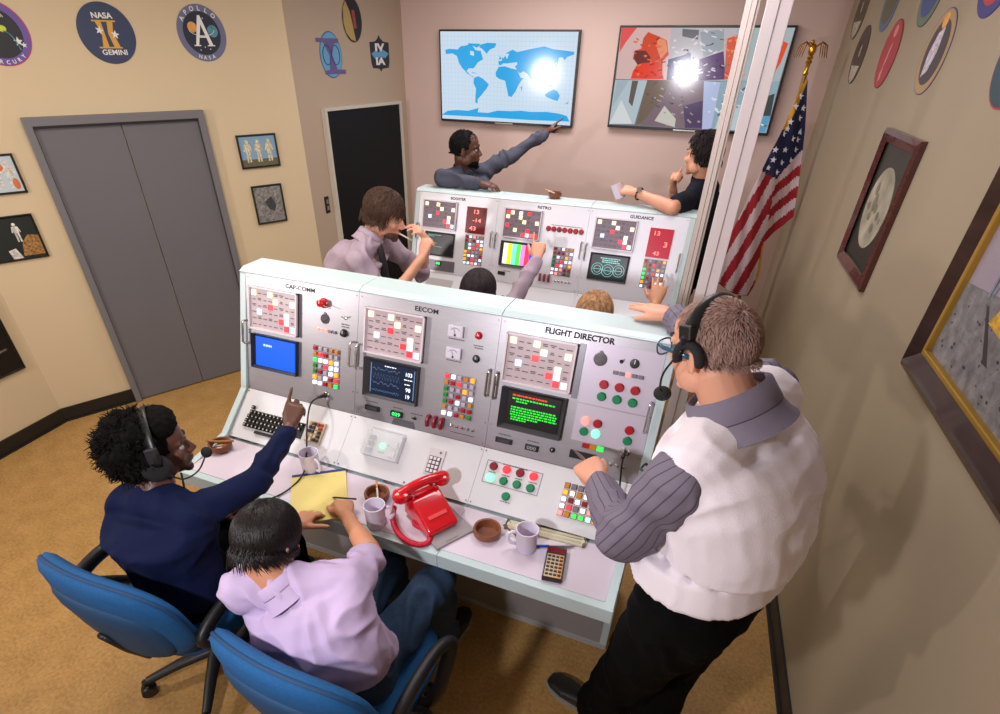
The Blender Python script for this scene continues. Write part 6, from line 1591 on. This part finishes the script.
mb = MB(); mb.tube([T @ V(p) for p in ((.034, 0, .03), (.055, 0, .03), (.06, 0, 0), (.05, 0, -.02), (.031, 0, -.02))], .005, 8); put(mb, 'cup_handle', MUGM, cp_)

# ------- seated woman with dark hair at the rear console -----------------
DW = dict(pel=(.80, 1.42, .575), neck=(.79, 1.43, 1.02), head=(.785, 1.475, 1.15), hf=(.10, .95, .05), hu=(0, 0, 1),
          shL=(.62, 1.44, .98), shR=(.96, 1.46, .99), elL=(.58, 1.60, .80), elR=(.905, 1.66, 1.05), wrL=(.70, 1.80, .80), wrR=(.975, 1.87, 1.235),
          hipL=(.71, 1.42, .55), hipR=(.89, 1.42, .55), knL=(.72, 1.80, .53), knR=(.89, 1.80, .53), anL=(.72, 1.82, .10), anR=(.89, 1.82, .10), toeL=(.72, 1.99, .03), toeR=(.89, 1.99, .03))
def bob(color, low=-.13, seed=9, w_=1.0):
    def f(root, M):
        cap_hair(color, .016, strands=3400, length=.09, r=.0013, streak=.55, side_low=-.06, front=.02, nape=-.12, amp=.002, stiff=-.2, seed=seed, flow=lambda p, rr: V((p.x*.8, p.y*.4, -.1)))(root, M)
        K = MB(); loft(K, [(M @ V((0, -.05, low)), (M.to_3x3() @ V((.075*w_, 0, 0))), (M.to_3x3() @ V((0, .05, 0)))), (M @ V((0, -.045, -.04)), (M.to_3x3() @ V((.090*w_, 0, 0))), (M.to_3x3() @ V((0, .075, 0)))), (M @ V((0, -.035, .04)), (M.to_3x3() @ V((.092, 0, 0))), (M.to_3x3() @ V((0, .085, 0))))], 2.2, 26)
        obj_from(remesh(K, .007, 3, lambda co, n: .004*noise.noise(V((co.x*60, co.y*60, co.z*6)))), 'hair_length', mat('hair_%d_%d_%d' % color, 0), root)
    return f
dw, MDW = person('seated dark-haired woman in lilac sleeves pointing at the RETRO panel', (.80, 1.42, 0), DW, SK_L, bob((38, 28, 30)), None, g=.95, hs=.98, voxel=.0065,
    hands={'R': dict(d=(-.12, .55, .82), b=(.0, -.85, .5), c=EL['point'], k=dict(s=1.05)), 'L': dict(d=(.2, .9, 0), b=(0, 0, 1), c=EL['relax'])}, sleeves='long', shirtm=MAUVE, trm=BLKP, headk=dict(female=True))
BW_ = dict(pel=(1.42, 1.44, .575), neck=(1.405, 1.46, .985), head=(1.40, 1.515, 1.11), hf=(.12, .95, .0), hu=(0, 0, 1),
          shL=(1.24, 1.47, .94), shR=(1.57, 1.49, .95), elL=(1.2, 1.62, .76), elR=(1.665, 1.70, .93), wrL=(1.3, 1.82, .79), wrR=(1.655, 1.95, 1.055),
          hipL=(1.33, 1.44, .55), hipR=(1.51, 1.44, .55), knL=(1.34, 1.82, .53), knR=(1.51, 1.82, .53), anL=(1.34, 1.84, .10), anR=(1.51, 1.84, .10), toeL=(1.34, 2.01, .03), toeR=(1.51, 2.01, .03))
bw, MBW = person('seated person with streaked blond hair reaching to the GUIDANCE panel', (1.42, 1.44, 0), BW_, SK_T, bob((150, 112, 78), seed=12), None, g=.95, hs=.98, voxel=.0065,
    hands={'R': dict(d=(-.02, .70, .72), b=(.05, -.75, .65), c=[(.15, .2, .1), (.2, .25, .1), (.25, .3, .15), (.3, .3, .2)], k=dict(s=1.1, spread=.14)), 'L': dict(d=(.2, .9, 0), b=(0, 0, 1), c=EL['relax'])}, sleeves='long', shirtm=GREYS, trm=BLKP, headk=dict(female=True), wr_sleeve=.25)
chair('blue swivel chair behind the front console, used by the dark-haired woman', (.79, 1.46, 0), 0, .2, .3)
chair('blue swivel chair behind the front console, used by the blond person', (1.41, 1.48, 0), 0, .2, .7)
